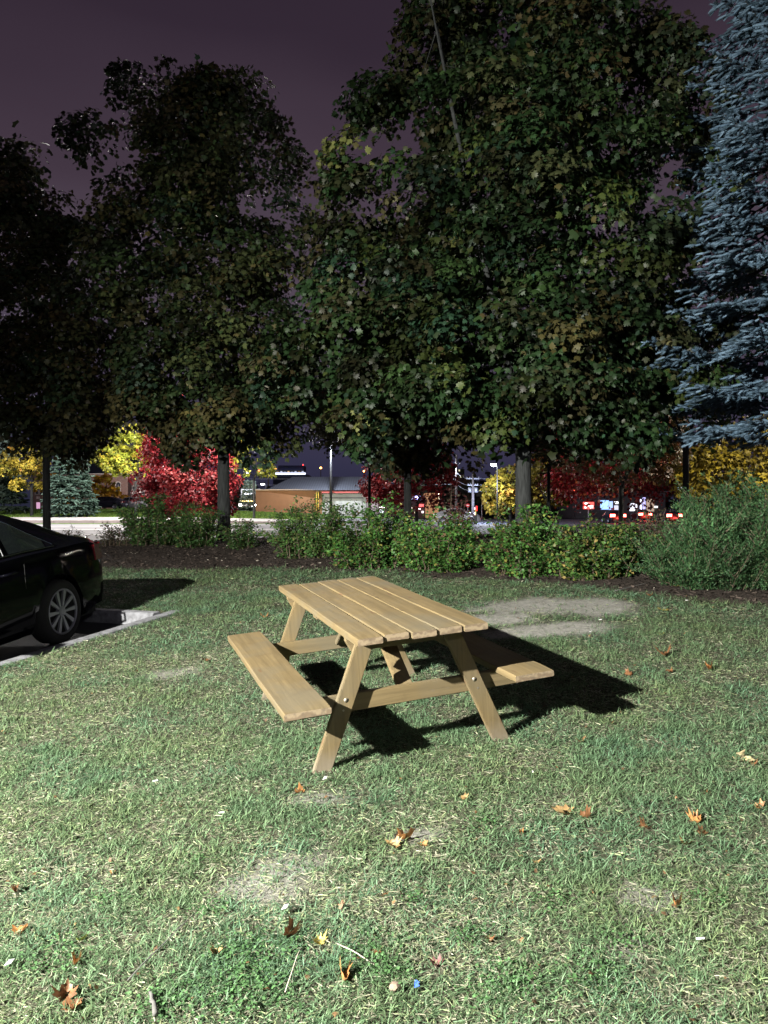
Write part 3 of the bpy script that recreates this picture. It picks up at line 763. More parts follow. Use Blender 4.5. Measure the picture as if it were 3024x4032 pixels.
def make_spruces():
    spruce('blue_spruce', 'big blue spruce with tiered silvery branches filling the right edge', X(3052, 12.0), 12.0, 13.2, 2.7, 41, .125,
           [(.095, .15, .205), (.07, .115, .165), (.033, .058, .08), (.125, .19, .26)], 20, .56, low=.15, limb_r=.02, tw=34, pw=1.1, nl0=11, tr=.008, core=1.55, ndl=.24)
    spruce('spruce_tree', 'dark green spruce standing beyond the road behind the left maple trunk', X(280, 66), 66, 6.9, 2.3, 42, .55,
           [(.05, .09, .07), (.09, .15, .12), (.015, .03, .02)], 9, .46, low=.03, tw=8, limb_r=.04)
    spruce('spruce_tree', 'pale spruce cut off by the left edge of the picture beyond the road', X(-15, 76), 76, 11.0, 2.0, 43, .55,
           [(.16, .22, .19), (.10, .15, .12)], 10, .5, low=.12, tw=8, limb_r=.04)
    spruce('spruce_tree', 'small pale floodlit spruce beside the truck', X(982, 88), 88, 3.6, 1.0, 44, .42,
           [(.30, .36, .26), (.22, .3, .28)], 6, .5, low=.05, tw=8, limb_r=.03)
    spruce('spruce_tree', 'dark low spruce at the lower left behind the yellow tree', X(45, 72), 72, 3.6, 1.6, 45, .55,
           [(.02, .035, .025), (.035, .05, .035)], 7, .6, low=.03, tw=8, limb_r=.03)

# ------------------------------------------------------------------ shrubs
def shrub(name, label, cat, cx, cy, rx, ry, h, n_stem, n_leaf, leaf, pal, seed, wispy=False, group=None, base=.1, tmpl=(OVAL_V, OVAL_F), aspect=.62, hfun=None, edge=.35):
    rg = np.random.default_rng(seed); rd = random.Random(seed)
    z0 = Hf(cx, cy); t = thing(name, label, cat, (cx, cy, z0), group=group)
    mb = MB(); pos = []; dr = []
    per = n_leaf // n_stem
    for i in range(n_stem):
        a = rd.uniform(0, 6.283); q = math.sqrt(rd.random())
        bx, by = math.cos(a) * rx * q * .7, math.sin(a) * ry * q * .7
        hh = h * rd.uniform(.45, 1.12) * (1 - edge * q * q)
        if hfun: hh = hfun(bx) * rd.uniform(.75, 1.05) * (1 - .25 * q * q)
        gx, gy = math.cos(a) * rx * q * rd.uniform(.3, .5) , math.sin(a) * ry * q * .4
        if wispy: gx *= .9; gy *= .9
        zb = Hf(cx + bx, cy + by) - z0
        pts = []
        for k in range(5):
            u = k / 4; bend = u * u
            pts.append(Vector((bx + gx * bend + rd.uniform(-.03, .03), by + gy * bend + rd.uniform(-.03, .03), zb - .03 + hh * (u if wispy else (u - .12 * u * u) * 1.13))))
        sr = .5 if wispy else 1.0; mb.tube(pts, [.009 * sr, .008 * sr, .006 * sr, .0045 * sr, .002 * sr], 4)
        for s_ in range(5):
            k = rd.choice((0, 1, 2, 3)); p = pts[k].lerp(pts[k + 1], rd.random()); an = rd.uniform(0, 6.28)
            l_ = rd.uniform(.10, .28) * (h ** .5)
            e = p + Vector((math.cos(an) * l_, math.sin(an) * l_, l_ * (rd.uniform(.3, 1.4) if wispy else rd.uniform(-.1, .7))))
            mb.tube([p, e], [.004, .0015], 3); 
            m_ = per // 10
            for _ in range(m_):
                u = rd.random(); c = p.lerp(e, u); pos.append((c.x + rd.gauss(0, .035), c.y + rd.gauss(0, .035), c.z + rd.gauss(0, .03)))
                dr.append((math.cos(an) + rd.gauss(0, .6), math.sin(an) + rd.gauss(0, .6), (.75 if wispy else .1) + rd.gauss(0, .5)))
        for _ in range(per // 2 if not wispy else per // 3):
            u = base + (1 - base) * rd.random() ** .75; q_ = u * 4; k = min(3, int(q_)); c = pts[k].lerp(pts[k + 1], q_ - k)
            an = rd.uniform(0, 6.28); off = rd.uniform(.01, .08)
            pos.append((c.x + math.cos(an) * off, c.y + math.sin(an) * off, c.z)); dr.append((math.cos(an), math.sin(an), (1.3 if wispy else .1) + rd.gauss(0, .45)))
    mb.build('stems', mTwig, t)
    pos = np.array(pos); dr = np.array(dr); n = len(pos)
    gz = H(cx + pos[:, 0], cy + pos[:, 1]) - z0
    pos[:, 2] = np.maximum(pos[:, 2], gz + .01)
    w = np.array([p[0] for p in pal], float); w /= w.sum(); cols = np.array([p[1] for p in pal])
    nzv = (fbm(pos[:, 0] * 3 + 50, pos[:, 2] * 3 + 50, seed)[:, None] - .5) * 1.2
    col = cols[rg.choice(len(w), n, p=w)] * rg.uniform(.55, 1.4, (n, 1)) * (1 + nzv)
    R = frames(dr, np.array([0, -.3, 1.]) + rg.normal(0, .6, (n, 3)))
    sz = leaf * rg.uniform(.55, 1.3, n)
    v, f, c = scatter(tmpl[0], tmpl[1], pos, R, np.stack([sz * aspect / .55 * (1 if not wispy else .35), sz, sz], -1), col)
    obj('foliage', big_mesh('foliage', v, f, c), mBush, t)
    return t

ROSE = [(5, (.048, .130, .028)), (3, (.072, .165, .034)), (1, (.14, .18, .04)), (.4, (.22, .20, .05)), (.6, (.10, .06, .03))]
DGR = [(5, (.040, .095, .025)), (3, (.06, .12, .03)), (1, (.10, .11, .035))]
WSP = [(5, (.040, .095, .038)), (3, (.060, .135, .050)), (1, (.085, .12, .05))]
DRYP = [(3, (.06, .065, .03)), (2, (.09, .06, .04)), (1, (.05, .09, .03))]
def make_shrubs():
    def P(px, D): return X(px, D), D
    x, y = P(450, 15.5); shrub('dry_shrub', 'low brownish dry shrub behind the tail of the black car', 'shrub', x, y, .36, .3, .55, 22, 1100, .04, DRYP, 50)
    x, y = P(270, 17.0); shrub('dry_shrub', 'small dark weedy shrub silhouetted on the far road above the car roof', 'shrub', x, y, .4, .3, .42, 16, 700, .04, DRYP, 51)
    x, y = P(610, 15.6); shrub('green_shrub', 'loose wispy green shrub left of the bare maple trunk, tallest stems in the middle', 'shrub', x, y, .66, .5, .98, 46, 9500, .05, DGR, 52)
    x, y = P(770, 15.2); shrub('green_shrub', 'rounded dark green shrub touching the bare maple trunk on its left', 'shrub', x, y, .5, .45, .86, 34, 6500, .048, DGR, 53)
    x, y = P(965, 14.6); shrub('small_shrub', 'small low shrub just right of the bare maple trunk', 'shrub', x, y, .38, .3, .66, 22, 2600, .045, DGR, 54)
    x, y = P(1215, 13.0); shrub('green_shrub', 'dense rounded green shrub at the left end of the hedge', 'shrub', x, y, .72, .5, 1.02, 60, 11500, .045, [(4, (.05, .12, .03)), (2, (.08, .15, .035)), (1, (.11, .12, .04))], 55)
    x, y = P(1480, 11.3); shrub('rose_bush', 'yellowish green rose bush, left one of the hedge behind the table', 'shrub', x, y, .64, .5, .98, 64, 13500, .046, ROSE, 56)
    x, y = P(1740, 10.7); shrub('rose_bush', 'bright green rose bush right behind the far end of the table', 'shrub', x, y, .60, .48, .82, 60, 12500, .046, ROSE, 57)
    x, y = P(2080, 10.0); shrub('rose_bush', 'green rose bush below the largest maple trunk', 'shrub', x, y, .62, .5, .90, 64, 13500, .046, ROSE, 58)
    x, y = P(2350, 9.5); shrub('rose_bush', 'right hand rose bush of the hedge with yellowing lower leaves', 'shrub', x, y, .62, .5, .76, 62, 12500, .046, [(4, (.04, .10, .024)), (3, (.065, .125, .028)), (1.2, (.14, .155, .035)), (.6, (.24, .18, .06))], 59)
    x, y = P(1795, 13.2); shrub('red_shrub', 'thin dark reddish shrub poking above the hedge', 'shrub', x, y, .3, .25, 1.05, 14, 900, .05, [(3, (.10, .03, .03)), (1, (.06, .05, .03))], 60)
    x, y = P(2560, 11.0); shrub('dry_shrub', 'brown twiggy shrub between the hedge and the tall wispy shrub', 'shrub', x, y, .4, .3, .7, 26, 1400, .04, DRYP, 61)
    x, y = P(2930, 8.6); shrub('wispy_shrub', 'large soft grey green wispy shrub at the right edge', 'shrub', x, y, 1.18, .75, 1.22, 200, 125000, .040, WSP, 62, wispy=True, base=.0, edge=.75)

# ------------------------------------------------------------------ picnic table
def wood_mat(name, base, axis):
    m, n, p, out = new_mat(name)
    t = nd(n, 'ShaderNodeTexCoord'); mpn = nd(n, 'ShaderNodeMapping')
    s = [26, 26, 26]; s[axis] = 1.1; mpn.inputs['Scale'].default_value = s
    n.links.new(t.outputs['Object'], mpn.inputs[0])
    g = nd(n, 'ShaderNodeTexNoise', Scale=1.6, Detail=8.0, Roughness=.65, Distortion=.5); n.links.new(mpn.outputs[0], g.inputs['Vector'])
    bl = nd(n, 'ShaderNodeTexNoise', Scale=3.2, Detail=6.0, Roughness=.7); n.links.new(t.outputs['Object'], bl.inputs['Vector'])
    c = mixc(n, ramp(n, g.outputs['Fac'], .36, .66), tuple(b * .74 for b in base), tuple(b * 1.12 for b in base))
    c = mixc(n, ramp(n, bl.outputs['Fac'], .56, .74), c, tuple(b * q for b, q in zip(base, (.68, .66, .66))))
    # worn, greyed scuffs and dark stains
    st = nd(n, 'ShaderNodeTexNoise', Scale=9.0, Detail=7.0, Roughness=.75); mp2 = nd(n, 'ShaderNodeMapping'); s2 = [2.2, 2.2, 2.2]; s2[axis] = .7; mp2.inputs['Scale'].default_value = s2
    n.links.new(t.outputs['Object'], mp2.inputs[0]); n.links.new(mp2.outputs[0], st.inputs['Vector'])
    c = mixc(n, ramp(n, st.outputs['Fac'], .60, .72), c, (.135, .105, .075))
    gp = nd(n, 'ShaderNodeTexNoise', Scale=2.3, Detail=5.0); n.links.new(t.outputs['Object'], gp.inputs['Vector']); gm = nd(n, 'ShaderNodeMath', operation='MULTIPLY'); n.links.new(ramp(n, gp.outputs['Fac'], .48, .66), gm.inputs[0]); gm.inputs[1].default_value = .6
    c = mixc(n, gm.outputs[0], c, (.118, .104, .074))
    kn = nd(n, 'ShaderNodeTexVoronoi', Scale=1.0); mp3 = nd(n, 'ShaderNodeMapping'); s3 = [9., 9., 9.]; s3[axis] = 2.4; mp3.inputs['Scale'].default_value = s3
    n.links.new(t.outputs['Object'], mp3.inputs[0]); n.links.new(mp3.outputs[0], kn.inputs['Vector'])
    c = mixc(n, ramp(n, kn.outputs['Distance'], .13, .07), c, (.12, .075, .04))
    if axis == 2:
        sz_ = nd(n, 'ShaderNodeSeparateXYZ'); n.links.new(t.outputs['Object'], sz_.inputs[0]); ma = nd(n, 'ShaderNodeMath', operation='MULTIPLY_ADD'); n.links.new(bl.outputs['Fac'], ma.inputs[0]); ma.inputs[1].default_value = .3; n.links.new(sz_.outputs[2], ma.inputs[2])
        c = mixc(n, ramp(n, ma.outputs[0], .27, .15), c, (.17, .14, .10))
    n.links.new(c, p.inputs['Base Color']); p.inputs['Roughness'].default_value = .62; p.inputs['Specular IOR Level'].default_value = .25
    bp = nd(n, 'ShaderNodeBump', Strength=.5, Distance=.0025); n.links.new(g.outputs['Fac'], bp.inputs['Height']); n.links.new(bp.outputs[0], p.inputs['Normal'])
    return m
WB = (0.158, 0.116, 0.058)
mWoodY = wood_mat('tan stained wood boards', WB, 1)
mWoodX = wood_mat('tan stained wood beams', WB, 0)
mWoodZ = wood_mat('tan stained wood legs', WB, 2)
def endgrain():
    m, n, p, out = new_mat('weathered end grain')
    t = nd(n, 'ShaderNodeTexCoord'); w = nd(n, 'ShaderNodeTexWave', wave_type='RINGS', Scale=14.0, Distortion=6.0, Detail=3.0); w.inputs['Detail Scale'].default_value = 1.5
    n.links.new(t.outputs['Object'], w.inputs['Vector'])
    no = nd(n, 'ShaderNodeTexNoise', Scale=30.0, Detail=5.0); n.links.new(t.outputs['Object'], no.inputs['Vector'])
    c = mixc(n, ramp(n, w.outputs['Fac'], .2, .8), (.16, .115, .072), (.25, .19, .12)); c = mixc(n, ramp(n, no.outputs['Fac'], .5, .75), c, (.09, .068, .048))
    n.links.new(c, p.inputs['Base Color']); p.inputs['Roughness'].default_value = .9; return m
mEnd = endgrain()
mBolt = M('zinc bolt', (.25, .22, .18), .5, metal=.6)

TAX = Vector((0.940033, 0.33295613, 0.07401464)); TAY = Vector((-0.33676729, 0.94043407, 0.04659986)); TAZ = TAX.cross(TAY)
TROT = Matrix((TAX, TAY, TAZ)).transposed()
TLOC = Vector((-0.0699, 4.8518, 0.3247))

def plank(name, parent, cx, w, y0, y1, z0, z1, seed, worn=0.0):
    """board running along local y, gently cupped and nicked, own end-grain material"""
    rd = random.Random(seed); ny = 28; V = []; F = []; mi = []
    prof = [(-w / 2, z0 + .004), (-w / 2 + .004, z0), (w / 2 - .004, z0), (w / 2, z0 + .004), (w / 2, z1 - .005), (w / 2 - .005, z1), (0, z1 + .0008), (-w / 2 + .005, z1), (-w / 2, z1 - .005)]
    k = len(prof); ph = rd.uniform(0, 6)
    for j in range(ny + 1):
        y = y0 + (y1 - y0) * j / ny; wob = .0012 * math.sin(y * 5 + ph); bow = .002 * math.sin(y * 1.7 + ph)
        e = .0025 if j in (0, ny) else 0
        for px, pz in prof:
            dx = -e if px > 0 else e; dz = -e if pz > (z0 + z1) / 2 else e
            V.append((cx + px + wob + (dx if px else 0), y, pz + bow + dz + (rd.uniform(-.0008, .0006))))
    for j in range(ny):
        for i in range(k):
            F.append((j * k + i, j * k + (i + 1) % k, (j + 1) * k + (i + 1) % k, (j + 1) * k + i)); mi.append(0)
    F.append(tuple(range(k - 1, -1, -1))); mi.append(1); F.append(tuple(ny * k + i for i in range(k))); mi.append(1)
    me = bpy.data.meshes.new(name); me.from_pydata(V, [], [tuple(reversed(f)) for f in F])
    bm = bmesh.new(); bm.from_mesh(me); bmesh.ops.recalc_face_normals(bm, faces=bm.faces); bm.to_mesh(me); bm.free()
    o = obj(name, me, [mWoodY, mEnd], parent)
    for p, m_ in zip(me.polygons, mi): p.material_index = m_
    return o

def beam(name, parent, a, b, wdir, wid, thk, mat, cut_a=None, cut_b=None, bev=.004, local_y=False):
    """rectangular beam from a to b; wid along wdir, thk along the third axis; ends cut horizontally if cut_* is 'z'"""
    a = Vector(a); b = Vector(b); d = (b - a).normalized(); w = Vector(wdir); w = (w - d * w.dot(d)).normalized(); t = d.cross(w)
    V = []
    for P, cut in ((a, cut_a), (b, cut_b)):
        for sw, st in ((-1, -1), (1, -1), (1, 1), (-1, 1)):
            q = P + w * sw * wid / 2 + t * st * thk / 2
            if cut == 'z': q = q + d * ((P.z - q.z) / d.z)
            V.append(q)
    mb = MB(); mb.add(V, [(0, 1, 2, 3), (7, 6, 5, 4), (0, 4, 5, 1), (1, 5, 6, 2), (2, 6, 7, 3), (3, 7, 4, 0)])
    me = mb.mesh(name)
    bm = bmesh.new(); bm.from_mesh(me); bmesh.ops.recalc_face_normals(bm, faces=bm.faces)
    bmesh.ops.bevel(bm, geom=list(bm.edges), offset=bev, segments=2, affect='EDGES'); bm.to_mesh(me); bm.free()
    return obj(name, me, mat, parent)

def make_table():
    t = thing('picnic_table', 'tan painted wooden picnic table with two attached benches on the lawn', 'picnic table', TLOC, TROT)
    L2 = .934; TT = .7342; TH = .040
    ws = [.1385, .1385, .1385, .1385, .1385]; gap = .0072; x = -.3606
    offs = [0, .010, -.004, .004, -.006]
    for i, w in enumerate(ws):
        plank('top_board', t, x + w / 2, w, -L2 + offs[i], L2 - offs[(i + 2) % 5], TT - TH, TT, 100 + i); x += w + gap
    for s in (-1, 1):
        b = plank('bench_seat', t, s * (.7508 - .1204), .2409, -L2, L2, .4191 - .038, .4191, 120 + s)
    under = TT - TH
    for e in (-1, 1):
        yl = e * .700; yc = e * (.700 - .0395)
        for s in (-1, 1):
            leg = beam('leg', t, (s * .530, yl, -.012), (s * .232, yl, under - .001), (1, 0, 0), .093, .038, mWoodZ, 'z', 'z')
            mb = MB(); zb = .365; xb = .530 - .298 * (zb / .694)
            mw = Matrix.Translation((s * xb, yl + (-e) * -.019, zb)) @ Matrix.Rotation(math.radians(90) * e, 4, 'X')
            mb.lathe([(.013, -.001), (.0125, .003), (.008, .0065), (.001, .0075)], 14, mw); mb.build('bolt', mBolt, leg, smooth=True)
            zb -= .052; mb = MB(); mw = Matrix.Translation((s * (xb + .018), yl + e * .019, zb)) @ Matrix.Rotation(math.radians(90) * e, 4, 'X')
            mb.lathe([(.006, -.001), (.005, .002), (.001, .003)], 10, mw); mb.build('screw', mBolt, leg)
        beam('cross_beam', t, (-.70, yc, .3805 - .0465), (.70, yc, .3805 - .0465), (0, 0, 1), .093, .038, mWoodX)
        # cleat under the top with chamfered ends
        h = .088; V = []
        yq = yc if e < 0 else yl + .0395; yy0, yy1 = yq - .019, yq + .019
        pr = [(-.345, under - .001), (-.345, under - .03), (-.315, under - h), (.315, under - h), (.345, under - .03), (.345, under - .001)]
        V = [(a, yy0, b) for a, b in pr] + [(a, yy1, b) for a, b in pr]
        F = [(i, (i + 1) % 6, 6 + (i + 1) % 6, 6 + i) for i in range(6)] + [tuple(range(5, -1, -1)), tuple(range(6, 12))]
        mb = MB(); mb.add(V, F); me = mb.mesh('cleat'); bm = bmesh.new(); bm.from_mesh(me); bmesh.ops.recalc_face_normals(bm, faces=bm.faces); bmesh.ops.bevel(bm, geom=list(bm.edges), offset=.003, segments=1, affect='EDGES'); bm.to_mesh(me); bm.free()
        obj('cleat', me, mWoodX, t)
        beam('brace', t, (0, e * .632, .335), (0, e * .14, under - .002), (1, 0, 0), .089, .038, mWoodY, None, 'z')
    beam('centre_cleat', t, (-.33, .03, under - .02), (.33, .03, under - .02), (0, 0, 1), .038, .085, mWoodX)
    # screws in board ends
    # dark knot scars along one board
    rd = random.Random(3); mScr = M('dark scratches', (.10, .065, .04), .9)
    for (bx, by, n, sp) in ((.085, .12, 16, .035), (.055, -.38, 6, .02)):
        for _ in range(n):
            x = bx + rd.gauss(0, sp * .5); y = by + rd.gauss(0, sp * 3.5); a = rd.uniform(.6, 1.2) * rd.choice((1, -1)); l = rd.uniform(.008, .022)
            c, s_ = math.cos(a), math.sin(a); w = .0022; z = TT + .0036
            mb = MB(); mb.add([(x - c * w, y + s_ * w, z), (x + s_ * l, y + c * l, z), (x + c * w + s_ * l, y - s_ * w + c * l, z + .0002), (x + c * w, y - s_ * w, z)], [(0, 1, 2, 3)]); mb.build('scratch', mScr, t)

# ------------------------------------------------------------------ cars
mPaintBlack = M('black car paint', (.003, .003, .005), .07, spec=.13, var=.05)
mGlass = M('tinted car glass', (.012, .015, .016), .04, spec=.9, var=.02)
mTyre = M('tyre rubber', (.012, .012, .012), .85)
mRim = M('alloy rim', (.30, .30, .34), .42, metal=.6, var=.05)
mChrome = M('chrome trim', (.6, .6, .62), .16, metal=1.0, var=.02)
mRedLens = M('red tail lamp lens', (.14, .005, .008), .15, spec=.7, var=.05)
mUnder = M('black underbody', (.01, .01, .01), .9)
mBrake = glow('lit brake lamp', (1.0, .10, .07), 30)
mHead = glow('lit headlamp', (1.0, .95, .9), 30)

def make_car(name, label, loc, rot, paint, glass, rear_lit=False, head_lit=False, scale=1.0, tall=0.0, sy=.0, group=None, detail=True):
    """car along local +x (tail at x=0), left side +y, wheels on z=0"""
    t = thing(name, label, 'car', loc, rot, group)
    RA, FA, WR = 1.02, 3.77, .33
    I = np.interp
    zt = lambda s: float(I(s, [0, .04, .10, .42, .95, 1.45, 2.05, 2.6, 3.05, 3.75, 4.35, 4.7, 4.8], [.66, .97, 1.035, 1.065, 1.275, 1.425, 1.48, 1.485, 1.43, 1.03, .93, .76, .58])) * (1 + tall * (.18 if s > .0 else 0))
    zb = lambda s: min(float(I(s, [0, .1, .4, 1.5, 3.4, 4.4, 4.8], [.60, .93, 1.0, .985, .92, .84, .52])), zt(s) - .025)
    wb = lambda s: float(I(s, [0, .05, .18, .45, 1.0, 2.5, 3.9, 4.4, 4.68, 4.8], [.66, .76, .835, .875, .905, .915, .90, .85, .70, .52]))
    wr = lambda s: float(I(s, [0, .3, .45, .95, 1.6, 2.6, 3.2, 3.75, 4.4, 4.8], [.58, .70, .70, .63, .575, .57, .60, .70, .66, .40]))
    def zl(s):
        z = .20 + .10 * max(0, (.5 - s) / .5) + .06 * max(0, (s - 4.4) / .4)
        for w in (RA, FA):
            d = abs(s - w)
            if d < .385: z = max(z, WR + math.sqrt(.385 ** 2 - d * d))
        return z
    def sect(s):
        w = wb(s); b = zb(s); T = zt(s); r = min(wr(s), w - .03); l = zl(s)
        cr_ = .015 if .5 < s < 4.3 else .005
        P = [(w - .075, l), (w - .03, max(.27, l)), (w - .004, max(.42, l)), (w, max(.58, l)), (w - cr_, max(.72, l)), (w - .022, max(min(.86, b - .06), l)), (w - .05, max(b - .02, l)), (w - .085, b),
             (w - .085 + (r + .03 - w + .085) * .5, b + (T - .075 - b) * .52 if T - b > .12 else b + (T - b) * .3), (r + .03, b + (T - .075 - b) if T - b > .12 else b + (T - b) * .5), (r - .06, T - .028 if T - b > .12 else b + (T - b) * .75), (r * .5, T - .008), (0, T)]
        return P
    def surf(s, q):
        P = sect(s); i = min(int(q), len(P) - 2); u = q - i
        return Vector((s, P[i][0] * (1 - u) + P[i + 1][0] * u, P[i][1] * (1 - u) + P[i + 1][1] * u))
    ss = sorted(set([0, .02, .05, .1, .16, .25, .35, .45, .55] + list(np.round(np.arange(.6, 1.46, .04), 3)) + list(np.round(np.arange(1.5, 3.36, .1), 3)) + list(np.round(np.arange(3.36, 4.2, .04), 3)) + [4.25, 4.35, 4.45, 4.55, 4.65, 4.72, 4.77, 4.8]))
    V = []; F = []; np_ = 13; rw = 2 * np_ - 1
    for s in ss:
        P = sect(s); V += [(s, y, z) for y, z in P] + [(s, -y, z) for y, z in P[-2::-1]]
    for i in range(len(ss) - 1):
        for j in range(rw - 1): F.append((i * rw + j, i * rw + j + 1, (i + 1) * rw + j + 1, (i + 1) * rw + j))
    F.append(tuple(range(rw))); F.append(tuple((len(ss) - 1) * rw + j for j in range(rw - 1, -1, -1)))
    me = bpy.data.meshes.new('body'); me.from_pydata(V, [], F); me.shade_smooth()
    body = obj('body', me, paint, t)
    if True:
        md = body.modifiers.new('edge', 'EDGE_SPLIT'); md.split_angle = math.radians(38)
    def patch(nm, mat, srange, qr, sides=(1, -1), off=.004, ns=10, nq=5, par=None, qf=None):
        for sd in sides:
            mb = MB(); V = []; F = []
            for i in range(ns + 1):
                s = srange[0] + (srange[1] - srange[0]) * i / ns
                q0, q1 = qf(s) if qf else qr
                for j in range(nq + 1):
                    q = q0 + (q1 - q0) * j / nq; p = surf(s, q); a = surf(s, min(q + .3, 12)) - surf(s, max(q - .3, 0)); n_ = Vector((0, a.z, -a.y)).normalized() if a.length > 1e-6 else Vector((0, 1, 0))
                    if n_.y < 0 and q < 11: n_ = -n_
                    if q >= 11: n_ = Vector((0, 0, 1))
                    p = p + n_ * off; V.append((p.x, p.y * sd, p.z))
            for i in range(ns):
                for j in range(nq): F.append((i * (nq + 1) + j, (i + 1) * (nq + 1) + j, (i + 1) * (nq + 1) + j + 1, i * (nq + 1) + j + 1))
            mb.add(V, F); mb.build(nm, mat, par or t, smooth=True)
    def topq(s, lo=7.12):   # side glass tapers into the C-pillar
        k = max(0, min(1, (s - 1.0) / .62)); return (lo, lo + .10 + (8.95 - lo - .10) * k ** .7)
    patch('window', glass, (1.70, 2.42), (7.12, 8.95))
    patch('window', glass, (2.50, 3.42), None, qf=lambda s: (7.12, 8.95 if s < 3.0 else max(7.3, 8.95 - (s - 3.0) * 3.6)))
    patch('quarter_window', glass, (1.10, 1.64), None, qf=topq)
    patch('windscreen', glass, (3.12, 3.66), (10.3, 12), sides=(1, -1), ns=8, off=.005)
    patch('rear_windscreen', glass, (.50, 1.30), (10.3, 12), sides=(1, -1), ns=8, off=.005)
    if detail:
        for sd in (1, -1):
            mb = MB(); pts = []
            for s in np.linspace(.98, 3.42, 30): p = surf(s, 7.06); pts.append((p.x, (p.y + .006) * sd, p.z + .004))
            mb.tube(pts, .006, 5); mb.build('belt_trim', mChrome, t)
            mb = MB(); pts = [];
            for s in np.linspace(.98, 3.2, 30):
                q = topq(s)[1] if s < 1.64 else 8.98
                p = surf(s, q); pts.append((p.x, (p.y + .005) * sd, p.z + .004))
            mb.tube(pts, .005, 5); mb.build('window_trim', mChrome, t)
            for s in (1.67, 2.46):
                mb = MB(); mb.tube([(surf(s + .05 * (1 - k), 7.1 + 1.8 * k).x, (surf(s + .05 * (1 - k), 7.1 + 1.8 * k).y + .006) * sd, surf(s, 7.1 + 1.8 * k).z) for k in np.linspace(0, 1, 6)], .006, 5); mb.build('pillar_trim', mChrome, t)
            for s, e in ((1.56, .0), (2.46, 0), (3.5, 0)):
                mb = MB(); mb.tube([(surf(s + (0 if s > 2 else max(0, (.62 - z_) * .9)), 0).x, (wb(s) + .0015) * sd, z_) for z_ in np.linspace(.24 if s > 2 else .66, .9, 6)], .0025, 4); mb.build('door_gap', mUnder, t)
            for s in (1.68, 2.58):
                mb = MB(); mb.tube([(s, (wb(s) - .02) * sd, .84), (s + .02, (wb(s) + .022) * sd, .842), (s + .17, (wb(s) + .024) * sd, .836), (s + .19, (wb(s) - .02) * sd, .834)], [.010, .013, .013, .010], 8); mb.build('door_handle', mPaintBlack if paint is mPaintBlack else mChrome, t, smooth=True)
            mb = MB(); mb.box(3.28, 3.42, (.93 if sd > 0 else -1.10), (1.10 if sd > 0 else -.93), .93, 1.06); mb.build('wing_mirror', paint, t, bevel=.02)
    lens = mBrake if rear_lit else mRedLens
    for sd in (1, -1):
        mb = MB(); V = []
        # wrap-round lamp: side part + rear part
        zz = (.70, 1.0) if rear_lit else (.76, .93); pts = [(.30, wb(.30) + .004), (.16, wb(.16) + .006), (.06, wb(.06) + .008), (-.006, .63), (-.012, .42)]
        for (xx, yy) in pts:
            V += [(xx, yy * sd, zz[0] + (.02 if yy < .7 else 0)), (xx, (yy - .02) * sd, zz[1])]
        F = [(2 * i, 2 * i + 2, 2 * i + 3, 2 * i + 1) for i in range(len(pts) - 1)]
        V2 = [(x_ + .02, y_ - .03 * sd, z_) for x_, y_, z_ in V]; k = len(V)
        mb.add(V + V2, F + [tuple(reversed([q + k for q in f])) for f in F] + [(0, 1, 1 + k, k), (k - 2, 2 * k - 2, 2 * k - 1, k - 1)]); mb.build('tail_lamp', lens, t)
        mb = MB(); mb.box(4.66, 4.79, (.38 if sd > 0 else -.60), (.60 if sd > 0 else -.38), .62, .74); mb.build('headlamp', mHead if head_lit else mGlass, t, bevel=.02)
    mb = MB(); mb.box(-.012, .05, -.25, .25, .50, .62); mb.build('number_plate', M('blank plate', (.5, .5, .52), .5), t)
    mb = MB(); mb.box(.25, 4.5, -.76, .76, .17, .26); mb.build('underbody', mUnder, t)
    # cabin interior: seats seen as dark shapes
    for wx in (RA, FA):
        for sd in (1, -1):
            T = Matrix.Translation((wx, sd * .80, WR)) @ Matrix.Rotation(math.radians(-90 * sd), 4, 'X')
            mb = MB(); mb.lathe([(.20, -.10), (.30, -.105), (.325, -.08), (.33, 0), (.325, .08), (.30, .103), (.235, .100), (.225, .06), (.22, -.09)], 36, T, cap=False)
            wh = mb.build('tyre', mTyre, t, smooth=True)
            mb = MB(); mb.lathe([(.226, .04), (.240, .098), (.232, .104), (.222, .100), (.215, .05), (.05, .03), (.001, .03)], 36, T, cap=False)
            r = mb.build('rim', mUnder if detail else mRim, t, smooth=True)
            if detail:
                mb = MB()
                mb.lathe([(.222, .085), (.236, .102), (.228, .107), (.217, .100), (.216, .085)], 40, T, cap=False)
                for k in range(10):
                    a = 2 * math.pi * (k // 2) / 5 + (.24 if k % 2 else -.24) + .3
                    a2 = 2 * math.pi * (k // 2) / 5 + (.33 if k % 2 else -.33) + .3
                    p0 = Vector((math.cos(a * 1.0) * .045, math.sin(a) * .045, .088)); p1 = Vector((math.cos(a2) * .222, math.sin(a2) * .222, .096))
                    dv = (p1 - p0).normalized(); pv = Vector((-dv.y, dv.x, 0))
                    vs = [p0 - pv * .011, p0 + pv * .011, p1 + pv * .022, p1 - pv * .022]; vs = vs + [q - Vector((0, 0, .022)) for q in vs]
                    mb.add([T @ q for q in vs], [(0, 3, 2, 1), (4, 5, 6, 7), (0, 1, 5, 4), (1, 2, 6, 5), (2, 3, 7, 6), (3, 0, 4, 7)])
                mb.lathe([(.055, .05), (.052, .092), (.03, .098), (.001, .098)], 20, T)
                mb.build('spokes', mRim, t)
    return t

def rot_from(fwd, up=Vector((0, 0, 1))):
    f = Vector(fwd); f = (f - up * f.dot(up)).normalized(); l = up.cross(f); return Matrix((f, l, up)).transposed()

